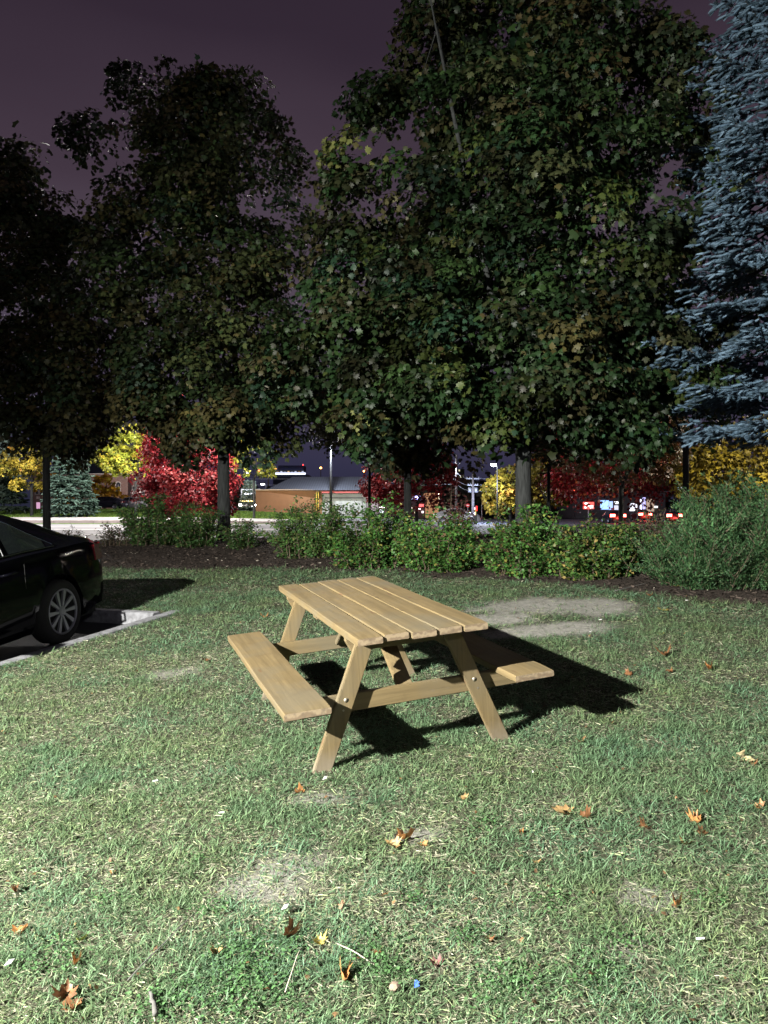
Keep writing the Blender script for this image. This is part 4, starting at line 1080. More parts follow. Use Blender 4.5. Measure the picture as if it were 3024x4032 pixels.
def make_near_car():
    f = Vector((-.215, -.977, 0)); R = rot_from(f, NRM)
    wheel = Vector((-3.26, 7.90)); # outer face of the rear wheel
    left = R @ Vector((0, 1, 0)); fw = R @ Vector((1, 0, 0))
    base = Vector((wheel.x, wheel.y, 0)) - left * .91 - fw * 1.02
    base.z = float(plane(base.x, base.y)) - .115
    make_car('black_sedan', 'black sedan parked in the bay behind the kerb, its tail end at the left edge', base, R, mPaintBlack, mGlass)

def make_far_cars():
    mSilver = M('silver paint', (.4, .4, .42), .3, metal=.4); mDark = M('dark paint', (.02, .02, .03), .25); mRedP = M('dark red paint', (.12, .01, .012), .3)
    up = Vector((0, 0, 1))
    def put(px, D, fwd, lab, paint, rear=False, head=False, z=None, tall=0):
        x = X(px, D); R = rot_from(fwd); o = R @ Vector((2.4, 0, 0)); p = Vector((x, D, 0)) - o
        p.z = (Hf(x, D) if z is None else z) + .02
        make_car('car', lab, p, R, paint, mGlass, rear, head, detail=False, tall=tall, group=None)
    for px_, D_ in ((2415, 86), (2523, 104), (2632, 88)):
        lamp('brake_glow', 'POINT', (X(px_, D_), D_ - 3.6, Hf(X(px_, D_), D_) + .75), 160, (1.0, .06, .04), .3)
    put(2415, 86, (.05, 1, 0), 'car with glowing brake lights, leftmost of the queue on the right', mDark, rear=True)
    put(2523, 104, (.05, 1, 0), 'car with brake lights lit between the two others in the queue', mRedP, rear=True)
    put(2632, 88, (.05, 1, 0), 'car with glowing brake lights, rightmost of the queue by the wispy shrub', mDark, rear=True)
    put(1800, 78, (1, -.12, 0), 'silver car seen from the side above the middle of the hedge', mSilver, tall=.4)
    put(420, 89, (-1, .1, 0), 'dark car parked beyond the verge under the round orange tree', mDark)
    put(520, 92, (-1, .05, 0), 'silver car parked beyond the verge under the arched window', mSilver)
    put(640, 94, (1, .05, 0), 'dark parked car half hidden behind the crimson maple', mDark)
    # truck with lit lamps
    D = 92; x = X(976, D); z = Hf(x, D) - .15
    t = thing('truck', 'truck facing the camera with blazing headlights left of the orange building', 'truck', (x, D, z))
    wt = M('white truck paint', (.6, .6, .6), .4)
    mb = MB(); mb.box(-1.15, 1.15, 1.7, 7.0, .7, 2.9); mb.build('cargo_box', wt, t, bevel=.05)
    mb = MB(); mb.box(-1.0, 1.0, 0, 1.65, .5, 1.55); mb.box(-.95, .95, .5, 1.65, 1.55, 2.3); mb.build('cab', wt, t, bevel=.06)
    mb = MB(); mb.box(-.85, .85, .46, .498, 1.6, 2.15); mb.build('windscreen', mGlass, t)
    for s in (-1, 1):
        mb = MB(); mb.lathe([(.17, 0), (.16, .04), (.05, .06)], 16, Matrix.Translation((s * .92, -.005, .95)) @ Matrix.Rotation(math.radians(90), 4, 'X')); mb.build('headlamp', mHead, t)
        mb = MB(); mb.lathe([(.42, -.15), (.45, -.1), (.45, .1), (.42, .15)], 20, Matrix.Translation((s * .88, .8, .42)) @ Matrix.Rotation(math.radians(90), 4, 'Y')); mb.build('wheel', mTyre, t)
    for k in range(4):
        mb = MB(); mb.lathe([(.09, 0), (.05, .04)], 10, Matrix.Translation((-.5 + k * .33, -.005, .68)) @ Matrix.Rotation(math.radians(90), 4, 'X')); mb.build('grille_lamp', mHead, t)
    mb = MB(); mb.box(-.85, .85, -.06, -.003, 1.28, 1.48); mb.build('light_bar', glow('amber light bar', (1, .72, .25), 7), t, bevel=.02)
    mb = MB(); mb.lathe([(.05, -.2), (.24, -.12), (.28, 0), (.2, .14), (.02, .2)], 14, Matrix.Translation((-.25, .5, 2.52))); mb.build('roof_floodlight', glow('flood lamp', (.85, .9, 1), 30), t)

# ------------------------------------------------------------------ street furniture
mPole = M('dark grey painted pole', (.02, .02, .022), .6)
def street_lamp(px, D, head_py, head_dx, label, color=(.85, .9, 1.0), power=1200, em=60, r=.08, base=None, hr=.22, light=True, lampz=-.9):
    x = X(px, D); z0 = Hf(x, D) if base is None else base; h = Z(head_py, D) - z0
    t = thing('street_lamp', label, 'street lamp', (x, D, z0))
    mb = MB(); mb.tube([(0, 0, 0), (0, 0, h * .5), (0, 0, h - .3)], [r * 1.4, r * 1.1, r * .8], 10); mb.tube([(0, 0, 0), (0, 0, .35)], [r * 2.4, r * 2.0], 10); mb.build('pole', mPole, t, smooth=True)
    if abs(head_dx) > .01:
        mb = MB(); mb.tube([(0, 0, h - .35), (head_dx * .3, 0, h - .02), (head_dx, 0, h + .06)], r * .5, 7); mb.build('arm', mGreyMetal, t)
    mb = MB(); mb.lathe([(.05, .12), (hr, .08), (hr * 1.1, 0), (hr * .9, -.02)], 16, Matrix.Translation((head_dx, 0, h + .04)) @ Matrix.Scale(1.5, 4, (1, 0, 0))); mb.build('lamp_housing', mBlackMetal, t, smooth=True)
    mb = MB(); mb.lathe([(hr * .95, 0), (hr * .85, -.12), (hr * .4, -.2), (.01, -.22)], 16, Matrix.Translation((head_dx, 0, h + .015)) @ Matrix.Scale(1.4, 4, (1, 0, 0))); mb.build('lamp_lens', glow('lamp lens', color, em), t, smooth=True)
    if light:
        lamp('street_light', 'POINT', (x + head_dx * 2.5, D - 1.2, z0 + h - .45 + lampz), power, color, .15)
    return t

def make_street():
    street_lamp(1303, 84, 1702, 0.0, 'tall lamp post rising behind the ribbed metal roof', power=7000, em=25, r=.11, hr=.45)
    street_lamp(1958, 70, 1828, -.35, 'slim lamp post with a glowing head beside the golden tree', power=1900, em=60, r=.06, hr=.2)
    street_lamp(1048, 95, 1905, -.45, 'short lamp post with a white head left of the orange building', power=900, em=20, r=.07, hr=.16)
    # lamps that light the far roadside, one hidden behind the bare maple, others out of the picture
    lamp('roadside_light', 'POINT', (X(890, 50), 49.0, 8.6), 5200, (1.0, .93, .85), .2)
    lamp('roadside_light', 'POINT', (-30.0, 52.0, 9.0), 15000, (1.0, .95, .92), .2)
    lamp('roadside_light', 'POINT', (-17.5, 57.5, 8.8), 13000, (1.0, .93, .85), .2)
    lamp('roadside_light', 'POINT', (16.0, 30.0, 6.5), 3000, (1.0, .9, .75), .2)
    # utility poles
    D = 95; x = X(1797, D); z0 = Hf(x, D)
    t = thing('utility_pole', 'grey wooden utility pole carrying a white lamp on an arm', 'utility pole', (x, D, z0))
    h = Z(1790, D) - z0
    mb = MB(); mb.tube([(0, 0, 0), (0, 0, h)], [.2, .13], 10); mb.build('pole', mWoodPole, t, smooth=True)
    mb = MB(); mb.tube([(0, 0, h - 1.6), (-.5, 0, h - 1.15), (-.75, 0, h - 1.1)], .04, 6); mb.tube([(0, 0, h - 1.5), (.45, 0, h - 1.1), (.5, 0, h - .9)], .04, 6); mb.build('arm', mGreyMetal, t)
    mb = MB(); mb.lathe([(.02, .12), (.2, .08), (.26, 0), (.15, -.1), (.01, -.14)], 14, Matrix.Translation((-.85, 0, h - 1.12)) @ Matrix.Scale(1.4, 4, (1, 0, 0))); mb.build('lamp', glow('cool lamp', (.75, .82, 1), 45), t)
    lamp('pole_light', 'POINT', (x - .9, D - .3, z0 + h - 1.6), 900, (.75, .82, 1), .15)
    D = 88; x2 = X(1862, D); z2 = Hf(x2, D); h2 = Z(1868, D) - z2
    t = thing('utility_pole', 'utility pole lit blue white with crossarms and transformers', 'utility pole', (x2, D, z2))
    mb = MB(); mb.tube([(0, 0, 0), (0, 0, h2)], [.2, .12], 10); mb.build('pole', mWoodPole, t, smooth=True)
    for k, (zz, w) in enumerate(((h2 - .55, .75), (h2 - 1.3, .6))):
        mb = MB(); mb.box(-w, w, -.06, .06, zz, zz + .12); mb.build('crossarm', mGreyMetal, t)
        for s in (-.9, -.45, .45, .9):
            mb = MB(); mb.lathe([(.05, 0), (.06, .08), (.03, .16)], 8, Matrix.Translation((s * w, 0, zz + .12))); mb.build('insulator', mGreyMetal, t)
    for s in (-1, 1):
        mb = MB(); mb.lathe([(.02, 0), (.2, .04), (.2, .55), (.1, .62)], 12, Matrix.Translation((s * .36, 0, h2 - 2.1))); mb.build('transformer', mGreyMetal, t, smooth=True)
    lamp('utility_pole_fill', 'POINT', (x2 + .4, D - 3.0, z2 + 2.8), 1500, (.55, .65, 1), .2)  # added bluish fill light in front of the pole, without a fixture
    mb = MB()
    for (za, zb_, sag) in ((h - 2.2, h2 - .45, .3), (h - 3.0, h2 - 1.2, .3), (h - 3.6, h2 - 1.9, .25)):
        for (xa, ya, zA, xb, yb_, zB) in ((x - 30, 105, z0 + za - .4, x, 95, z0 + za), (x, 95, z0 + za, x2, 88, z2 + zb_), (x2, 88, z2 + zb_, x2 + 34, 92, z2 + zb_ + .3)):
            pts = [(xa + (xb - xa) * u, ya + (yb_ - ya) * u, zA + (zB - zA) * u - sag * 4 * u * (1 - u)) for u in np.linspace(0, 1, 9)]
            mb.tube(pts, .025, 4)
    tag(mb.build('power_lines', M('cable', (.25, .25, .28), .6)), 'overhead wires strung between the two utility poles', 'wires')
    # far pylon-like pole
    D = 150; x = X(1057, D); z0 = Hf(x, D); t = thing('utility_pole', 'faint tall pole far behind the orange building', 'utility pole', (x, D, z0))
    mb = MB(); mb.tube([(0, 0, 0), (0, 0, Z(1810, D) - z0)], [.2, .12], 8); mb.build('pole', mWoodPole, t)
    mb = MB(); mb.box(-1.2, 1.2, -.06, .06, Z(1830, D) - z0, Z(1830, D) - z0 + .12); mb.build('crossarm', mWoodPole, t)
    # no entry sign
    D = 80; x = X(1842, D); z0 = Hf(x, D); t = thing('road_sign', 'round red no entry sign with a white bar on a thin post', 'road sign', (x, D, z0)); zc = Z(1990, D) - z0
    mb = MB(); mb.tube([(0, 0.02, 0), (0, 0.02, zc)], .03, 6); mb.build('post', mGreyMetal, t)
    RX = Matrix.Rotation(math.radians(90), 4, 'X')
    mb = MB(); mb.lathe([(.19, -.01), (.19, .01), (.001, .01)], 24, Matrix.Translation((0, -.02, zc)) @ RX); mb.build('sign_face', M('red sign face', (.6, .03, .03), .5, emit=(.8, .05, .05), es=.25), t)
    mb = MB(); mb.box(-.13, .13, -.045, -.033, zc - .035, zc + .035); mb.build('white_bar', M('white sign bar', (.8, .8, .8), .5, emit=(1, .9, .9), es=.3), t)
    D = 80; x = X(1905, D); z0 = Hf(x, D); t = thing('road_sign', 'square yellowish sign board right of the no entry sign', 'road sign', (x, D, z0)); zc = Z(1978, D) - z0
    mb = MB(); mb.tube([(-.2, 0.02, 0), (-.2, 0.02, zc)], .03, 6); mb.build('post', mGreyMetal, t)
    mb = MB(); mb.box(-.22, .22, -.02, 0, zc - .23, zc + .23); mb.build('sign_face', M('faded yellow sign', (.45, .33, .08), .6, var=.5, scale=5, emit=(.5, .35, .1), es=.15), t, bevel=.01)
    D = 76; x = X(1873, D); z0 = Hf(x, D); t = thing('pillar_sign', 'narrow pillar sign lit red above yellow beside the utility pole', 'sign', (x, D, z0)); a = Z(1992, D) - z0; b_ = Z(2028, D) - z0
    mb = MB(); mb.box(-.14, .14, 0, .12, 0, a); mb.build('cabinet', mBlackMetal, t, bevel=.02)
    mb = MB(); mb.box(.03, .15, -.03, -.002, a - .5, a); mb.build('red_panel', glow('red panel', (1, .04, .04), 3), t)
    mb = MB(); mb.box(-.15, -.04, -.03, -.002, b_, a - .15); mb.build('white_panel', glow('pink panel', (1, .6, .7), 2.5), t)
    mb = MB(); mb.box(-.03, .02, -.03, -.002, b_, a - .3); mb.build('yellow_panel', glow('yellow panel', (1, .75, .03), 1.3), t)

# ------------------------------------------------------------------ buildings
def brick_mat(name, a, b, mortar=(.3, .28, .27), scale=3.0):
    m, n, p, out = new_mat(name)
    t = nd(n, 'ShaderNodeTexCoord'); mpn = nd(n, 'ShaderNodeMapping'); mpn.inputs['Rotation'].default_value = (math.radians(90), 0, 0)
    br = nd(n, 'ShaderNodeTexBrick', Scale=scale); br.inputs['Color1'].default_value = (*a, 1); br.inputs['Color2'].default_value = (*b, 1); br.inputs['Mortar'].default_value = (*mortar, 1)
    n.links.new(t.outputs['Object'], mpn.inputs[0]); n.links.new(mpn.outputs[0], br.inputs['Vector']); n.links.new(br.outputs[0], p.inputs['Base Color']); p.inputs['Roughness'].default_value = .9
    return m
mWin = M('dark window glass', (.03, .035, .05), .08, spec=.8)
mTrim = M('stone trim', (.42, .38, .36), .8)

def window(parent, x0, x1, z0, z1, y, glass, lit=None, frame=mTrim, bars=1, arch=False):
    mb = MB(); w = .09
    mb.box(x0 - w, x0, y - .08, y - .003, z0 - w, z1 + (0 if arch else w)); mb.box(x1, x1 + w, y - .08, y - .003, z0 - w, z1 + (0 if arch else w)); mb.box(x0, x1, y - .10, y - .003, z0 - w, z0)
    if not arch: mb.box(x0, x1, y - .08, y - .003, z1, z1 + w)
    else:
        cx = (x0 + x1) / 2; r = (x1 - x0) / 2
        for k in range(10):
            a0, a1 = math.pi * k / 10, math.pi * (k + 1) / 10; V = []
            for yy in (y - .08, y - .003):
                for rr, aa in ((r, a0), (r + w * 1.6, a0), (r + w * 1.6, a1), (r, a1)): V.append((cx + rr * math.cos(aa), yy, z1 + rr * math.sin(aa)))
            mb.add(V, [(0, 1, 2, 3), (7, 6, 5, 4), (1, 5, 6, 2), (0, 3, 7, 4), (0, 4, 5, 1), (3, 2, 6, 7)])
    for k in range(bars): xx = x0 + (x1 - x0) * (k + 1) / (bars + 1); mb.box(xx - .025, xx + .025, y - .05, y - .015, z0, z1)
    mb.box(x0, x1, y - .048, y - .017, (z0 + z1) / 2 - .025, (z0 + z1) / 2 + .025)
    f = mb.build('window', frame, parent)
    mb = MB(); V = [(x0, y - .012, z0), (x1, y - .012, z0), (x1, y - .012, z1)]
    if arch: V += [((x0 + x1) / 2 + (x1 - x0) / 2 * math.cos(a), y - .012, z1 + (x1 - x0) / 2 * math.sin(a)) for a in np.linspace(.2, math.pi - .2, 9)]
    V += [(x0, y - .012, z1)]
    mb.add(V, [tuple(range(len(V)))]); mb.build('pane', lit or glass, f)

def make_buildings():
    # brick building, left
    D = 112; bz = 1.0
    t = thing('brick_building', 'two storey brown brick building with an arched window behind the orange tree', 'building', (X(130, D), D, bz))
    k = lambda px: X(px, D) - X(130, D); q = lambda py: Z(py, D) - bz
    bm_ = brick_mat('brown brick', (.16, .085, .07), (.22, .12, .10))
    mb = MB(); mb.box(0, k(450), 0, 14, -.3, q(1868)); mb.box(k(515), k(660), 0.0, 14, -.3, q(1868)); mb.build('wall', bm_, t)
    mb = MB(); mb.box(k(450) + .002, k(515) - .002, -1.2, 14, -.3, q(1872)); mb.build('bay', bm_, t)
    mb = MB(); mb.box(k(450) - .2, k(515) + .2, -1.5, .3, q(1872), q(1866)); mb.box(-.2, k(450) - .25, -.3, .3, q(1868) + .001, q(1864)); mb.box(k(515) + .25, k(660), -.3, .3, q(1868) + .001, q(1864)); mb.build('cornice', mTrim, t)
    mb = MB(); mb.box(k(450), k(515), -1.3, -1.203, q(1962), q(1968)); mb.build('string_course', mTrim, t)
    window(t, k(469), k(485), q(1942), q(1908), -1.2, mWin, arch=True)
    window(t, k(522), k(545), q(1945), q(1915), 0, mWin); window(t, k(560), k(590), q(1945), q(1915), 0, mWin)
    for a in (140, 157, 215, 290, 330, 380): window(t, k(a), k(a + 11), q(1945), q(1915), 0, mWin, bars=0)
    for a in (215, 380): window(t, k(a), k(a + 14), q(1990), q(1965), 0, mWin, bars=0)
    mb = MB(); mb.box(k(144), k(158), -.06, -.003, q(2008), q(1978)); mb.build('lit_door', glow('pink lit panel', (.9, .5, .75), .8), t)
    mb = MB()
    for a in (144, 151): mb.box(k(a), k(a + 5), -.1, -.003, q(1965), q(1955))
    mb.build('sign_letters', M('pale letters', (.6, .5, .48), .7), t)
    lamp('facade_fill', 'POINT', (X(480, D), D - 7, 4.0), 900, (1.0, .85, .75), .3)  # fill light added to brighten the brick front, no fixture
    D = 135; mb = MB(); mb.box(X(300, D), X(560, D), D, D + 10, 0, Z(1782, D)); mb.box(X(300, D) - .3, X(560, D) + .3, D - .3, D + 10.3, Z(1782, D) + .001, Z(1782, D) + .4)
    t = thing('dark_building', 'black blocky building behind the brick building roof', 'building', (0, 0, 0)); mb.build('wall', M('unlit cladding', (.012, .014, .03), .8), t)
    for a in (330, 390, 440): window(t, X(a, D), X(a + 22, D), Z(1820, D), Z(1805, D), D, mWin, bars=0, frame=mBlackMetal)
    # orange building with metal roof
    D = 86; bz = .25; x0 = X(1007, D)
    t = thing('orange_building', 'low orange walled building with a grey ribbed metal hip roof', 'building', (x0, D, bz)); k = lambda px: X(px, D) - x0; q = lambda py: Z(py, D) - bz
    om = M('orange render wall', (.22, .108, .05), .85, var=.1, scale=1.5)
    mb = MB(); mb.box(0, k(1268), 0, 13, -.4, q(1931)); mb.build('wall', om, t)
    mb = MB(); mb.box(-.1, k(1270), -.12, -.003, q(1931) - .01, q(1927)); mb.build('coping', M('pale coping', (.4, .3, .2), .8), t)
    wm = M('grey white panel', (.33, .34, .31), .8, var=.08, scale=2); mb = MB(); mb.box(k(1268) + .002, k(1442), .15, 13, -.4, q(1942)); mb.build('garage_wall', wm, t)
    mb = MB(); mb.box(k(1285), k(1425), .06, .146, -.3, q(1962)); mb.build('garage_door', M('garage door', (.38, .39, .36), .7, stretch=(.2, 1, 8), var=.12), t)
    mb = MB(); mb.box(k(1280), k(1430), .02, .05, q(1962), q(1959)); mb.build('door_track', mBlackMetal, t)
    mb = MB(); mb.box(k(1268), k(1500), -.4, .14, q(1942) + .003, q(1933)); mb.build('fascia', M('red fascia', (.35, .07, .06), .6), t)
    mb = MB(); mb.box(k(1442) + .002, k(1490), .25, 13, -.4, q(1942)); mb.build('side_wall', M('pinkish grey wall', (.36, .28, .30), .85), t)
    mb = MB(); mb.box(k(1245), k(1248), -.3, -.13, q(2010), q(1936)); mb.box(k(1253), k(1256), -.3, -.13, q(2010), q(1936))
    for i in range(12): mb.box(k(1248), k(1253), -.28, -.24, q(2008) + i * .19, q(2008) + i * .19 + .04)
    mb.build('ladder', M('yellow ladder', (.6, .4, .05), .5), t)
    zE, zR = q(1931) + .02, q(1868); a, b, c, d = k(1045), k(1530), k(1125), k(1500); mid = 6.5
    rm = new_mat('ribbed metal roof'); m, n, p, out = rm
    tc_ = nd(n, 'ShaderNodeTexCoord'); w = nd(n, 'ShaderNodeTexWave', Scale=1.15, Distortion=0.0); n.links.new(tc_.outputs['Object'], w.inputs['Vector'])
    n.links.new(mixc(n, ramp(n, w.outputs['Fac'], .55, .95), (.060, .066, .080), (.028, .031, .040)), p.inputs['Base Color']); p.inputs['Roughness'].default_value = .5
    mb = MB(); mb.add([(k(1262), -.5, zE), (b, -.5, zE), (d, mid, zR), (c, mid, zR), (a, -.1, zE), (a, 13, zE), (b, 13, zE)], [(0, 1, 2, 3), (1, 6, 2), (6, 5, 3, 2), (5, 4, 3), (4, 0, 3)])
    mb.build('roof', m, t)
    lamp('orange_wall_fill', 'POINT', (X(1120, D), D - 4, 3.6), 330, (1.0, .75, .45), .2)  # warm fill light added before the orange wall, no fixture
    lamp('garage_fill', 'POINT', (X(1400, D), D - 5, 3.4), 130, (.95, .95, 1), .2)  # weak fill light added before the garage section, no fixture
    # distant flat office with lit deck
    D = 240; t = thing('office_building', 'distant dark flat roofed office with a bright white lit storey', 'building', (X(1075, D), D, 0)); k = lambda px: X(px, D) - X(1075, D)
    mb = MB(); mb.box(0, k(1210), 0, 12, 0, Z(1868, D)); mb.build('wall', M('dark office', (.015, .02, .04), .7), t)
    mb = MB(); mb.box(k(1093), k(1194), 1, 9, Z(1851, D), Z(1832, D)); mb.build('penthouse', M('dark blue cladding', (.008, .012, .05), .6), t)
    mb = MB(); mb.box(k(1085), k(1203), -.3, -.01, Z(1868, D), Z(1862, D)); mb.build('lit_storey', glow('white strip', (.75, .8, 1), 4), t)
    for i in range(8):
        mb = MB(); mb.box(k(1090 + i * 14), k(1098 + i * 14), -.2, -.01, Z(1859, D), Z(1855, D)); mb.build('lit_window', glow('lit window', (.7, .75, .95) if i % 3 else (1, .7, .4), .9 if i % 2 else .3), t)
    mb = MB(); mb.box(k(1078), k(1090), -.3, -.01, Z(1849, D), Z(1845, D)); mb.build('orange_lamp', glow('orange lamp', (1, .45, .1), 3), t)
    mb = MB(); mb.box(k(1191), k(1194), 0.2, .9, Z(1832, D), Z(1828, D)); mb.build('beacon', glow('red beacon', (1, .05, .05), 6), t)
    # tower
    D = 380; t = thing('tower_block', 'distant dark tower block with red beacons between the middle trunks', 'building', (X(1735, D), D, 0)); k = lambda px: X(px, D) - X(1735, D)
    dm = M('dark concrete', (.03, .03, .045), .8)
    mb = MB(); mb.box(0, k(1795), 0, 25, 0, Z(1832, D)); mb.build('tower', dm, t); mb = MB(); mb.box(k(1795) + .01, k(1829), 0.5, 25, 0, Z(1847, D)); mb.build('lower_wing', dm, t)
    for px_ in (1744, 1790):
        mb = MB(); mb.box(k(px_) - .3, k(px_) + .3, 0, .6, Z(1832, D), Z(1827, D)); mb.build('beacon', glow('red beacon', (1, .15, .15), 8), t)
    for (a, b_, s_) in ((1768, 1880, 2.5), (1769, 1893, .8), (1815, 1876, 1.5), (1745, 1878, .8), (1750, 1892, 1.2), (1740, 1900, 1.0), (1808, 1853, .7)):
        mb = MB(); mb.box(k(a) - .35, k(a) + .35, -.3, -.01, Z(b_, D) - .5, Z(b_, D) + .5); mb.build('lit_window', glow('lit window', (.95, .9, .6), s_), t)
    # shops
    D = 118; t = thing('shop', 'brightly lit shops with white and blue signs behind the middle trunk', 'building', (X(1490, D), D, -.05)); k = lambda px: X(px, D) - X(1490, D)
    z_ = lambda py: Z(py, D) + .05
    mb = MB(); mb.box(0, k(1690), 0, 10, 0, z_(1950)); mb.build('wall', M('pinkish shop wall', (.12, .07, .065), .8), t)
    mb = MB(); mb.box(k(1675) + .003, k(1726), -1.0, 9, 0, z_(1942)); mb.build('orange_bay', M('orange shop bay', (.55, .28, .12), .8, emit=(1, .5, .25), es=.35), t)
    mb = MB(); mb.box(k(1724), k(1728), -1.1, -1.004, z_(1966), z_(1944)); mb.build('corner_lamp', glow('warm lamp', (1, .85, .6), 6), t)
    for (a, b_, c_, d_, col, s_) in ((1495, 1514, 1996, 2004, (1, .95, .95), 9), (1495, 1512, 2006, 2021, (.8, .85, 1), 5), (1614, 1621, 1952, 1966, (.35, .4, 1), 8), (1634, 1656, 1953, 1970, (.45, .4, 1), 5), (1650, 1668, 1985, 1996, (1, .12, .12), 2.5), (1617, 1626, 1998, 2007, (1, .8, .7), 3), (1645, 1655, 2002, 2010, (1, .9, .9), 4), (1632, 1640, 2014, 2020, (1, .9, .6), 3), (1660, 1668, 2012, 2020, (1, .9, .9), 2), (1562, 1575, 2010, 2018, (1, .75, .3), 1)):
        mb = MB(); mb.box(k(a), k(b_), -.12, -.003, z_(d_), z_(c_)); mb.build('lit_sign', glow('lit sign', col, s_), t)
    D = 122; t = thing('shop', 'white and blue lit shop behind the brake lights on the right', 'building', (X(2270, D), D, -.1)); k = lambda px: X(px, D) - X(2270, D); z_ = lambda py: Z(py, D) + .1
    mb = MB(); mb.box(0, k(2620), 0, 12, 0, z_(1940)); mb.build('wall', M('dim shop wall', (.08, .07, .075), .8), t)
    for nm, a, b_, c_, d_, col, s_ in (('lit_window', 2364, 2396, 1970, 2006, (.3, .5, 1), 2.2), ('lit_window', 2398, 2412, 1974, 2016, (.4, .55, 1), 1.6), ('lit_window', 2416, 2434, 1975, 1984, (.9, .95, 1), 2.5), ('lit_window', 2437, 2452, 1972, 2012, (1, .8, .45), 1.4), ('lit_window', 2418, 2436, 1990, 2014, (.75, .75, .95), 1.2),
                           ('lit_window', 2478, 2512, 1982, 2012, (.85, .85, 1), 2.0), ('lit_window', 2520, 2526, 1966, 2018, (.75, .75, 1), 3.5), ('lit_window', 2530, 2541, 1955, 2005, (.55, .5, .95), 1.6), ('lit_window', 2545, 2575, 1965, 2014, (.9, .65, .5), .6), ('lit_sign', 2576, 2590, 1992, 2000, (.9, .9, .9), 1.5)):
        mb = MB(); mb.box(k(a), k(b_), -.1, -.003, z_(d_), z_(c_)); mb.build(nm, glow('shop light', col, s_), t)
    for i, px_ in enumerate((2415, 2435, 2476, 2500, 2516)):
        mb = MB(); mb.box(k(px_), k(px_ + 2), -.14, -.103, z_(2018), z_(1970)); mb.build('mullion', mGreyMetal, t)
    D = 96; t = thing('lit_sign', 'glowing red sign box beyond the hedge on the right', 'sign', (X(2318, D), D, 0)); k = lambda px: X(px, D) - X(2318, D)
    mb = MB(); mb.tube([(0, .1, -.1), (0, .1, Z(1990, D))], .08, 8); mb.build('post', mGreyMetal, t)
    mb = MB(); mb.box(k(2298), k(2338), -.1, .25, Z(2004, D), Z(1977, D)); mb.build('cabinet', glow('red sign', (1, .07, .06), 3.2), t)
    for (a, b_, c_, d_) in ((2302, 2318, 1980, 1985), (2306, 2334, 1990, 1996), (2322, 2334, 1998, 2001), (2301, 2308, 1995, 2001)):
        mb = MB(); mb.box(k(a), k(b_), -.13, -.103, Z(d_, D), Z(c_, D)); mb.build('bright_stripe', glow('sign stripe', (1, .75, .7), 6), t)
    D = 100; t = thing('lit_sign', 'pale lit panel on a post at the far right seen through branches', 'sign', (X(2678, D), D, 0)); k = lambda px: X(px, D) - X(2678, D)
    mb = MB(); mb.tube([(0, .1, -.1), (0, .1, Z(1930, D))], .08, 8); mb.build('post', mGreyMetal, t)
    mb = MB(); mb.box(k(2662), k(2694), -.05, .2, Z(1932, D), Z(1908, D)); mb.build('cabinet', glow('pale sign', (.55, .75, .95), 1.1), t)
    D = 96; t = thing('traffic_light', 'red traffic light over the middle of the brake lights', 'traffic light', (X(2512, D), D, -.1))
    mb = MB(); mb.tube([(0, .1, 0), (0, .1, Z(1955, D) + .1)], .07, 8); mb.build('post', mGreyMetal, t)
    mb = MB(); mb.box(-.16, .16, -.1, .03, Z(1986, D) + .1, Z(1955, D) + .1); mb.build('housing', mBlackMetal, t, bevel=.02)
    mb = MB(); mb.lathe([(.14, 0), (.12, .04), (.01, .06)], 14, Matrix.Translation((0, -.102, Z(1963, D) + .1)) @ Matrix.Rotation(math.radians(90), 4, 'X')); mb.build('red_lamp', glow('red lamp', (1, .07, .04), 9), t)
    # scattered far orange street lights
    for (px_, py_, D, col, s_, lab) in ((759, 1829, 130, (1, .4, .08), 12, 'small orange street light glimpsed through the crimson maple'),
                                       (1263, 1843, 130, (1, .35, .08), 12, 'orange street light left of the tall lamp post'),
                                       (1434, 1856, 130, (1, .45, .12), 12, 'orange street light right of the tall lamp post above the ribbed roof'),
                                       (1020, 1853, 200, (1, .2, .08), 8, 'tiny red light beside the sparse yellow tree'),
                                       (2260, 1928, 110, (1, .12, .06), 8, 'tiny red light in the dark red tree on the right'),
                                       (2653, 1870, 120, (.9, .95, 1), 12, 'tiny white light at the edge of the wispy shrub'),
                                       (975, 1862, 140, (.8, .85, 1), 14, 'small white light above the pale floodlit spruce')):
        x = X(px_, D); t = thing('street_light', lab, 'street lamp', (x, D, Hf(x, D))); h = Z(py_, D) - Hf(x, D)
        mb = MB(); mb.tube([(0, 0, 0), (0, 0, h)], [.1, .06], 6); mb.build('pole', mBlackMetal, t)
        mb = MB(); mb.lathe([(.02, .2), (.18, .1), (.2, 0), (.1, -.12), (.01, -.15)], 10, Matrix.Translation((0, -.12, h))); mb.build('lamp', glow('far lamp', col, s_), t)

def make_woods():
    rg = np.random.default_rng(88); K = 900
    px = rg.uniform(780, 3100, K); D = rg.uniform(135, 190, K)
    top = np.interp(px, [780, 900, 1060, 1500, 1700, 1850, 1960, 2100, 2300, 2700, 3100], [1860, 1880, 1935, 1900, 1890, 1882, 1885, 1870, 1850, 1860, 1850])
    py = top + 12 + (2010 - top) * rg.uniform(0, 1, K)
    cent = np.stack([(px - 1512) / FPX * D, D, CAMH - (py - HOR) / FPX * D], -1)
    (v, f, c), _ = leaf_cloud(cent, 16, np.array([1.6, 1.5, .7]), 1.1, [(3, (.03, .045, .025)), (2, (.05, .05, .03)), (1, (.08, .05, .03))], rg, axis=(0, 300, 0), tmpl=(MAP2_V, MAP2_F), dome=False)
    kind(obj('distant_woods', big_mesh('distant_woods', v, f, c), mLeaf), 'stuff')

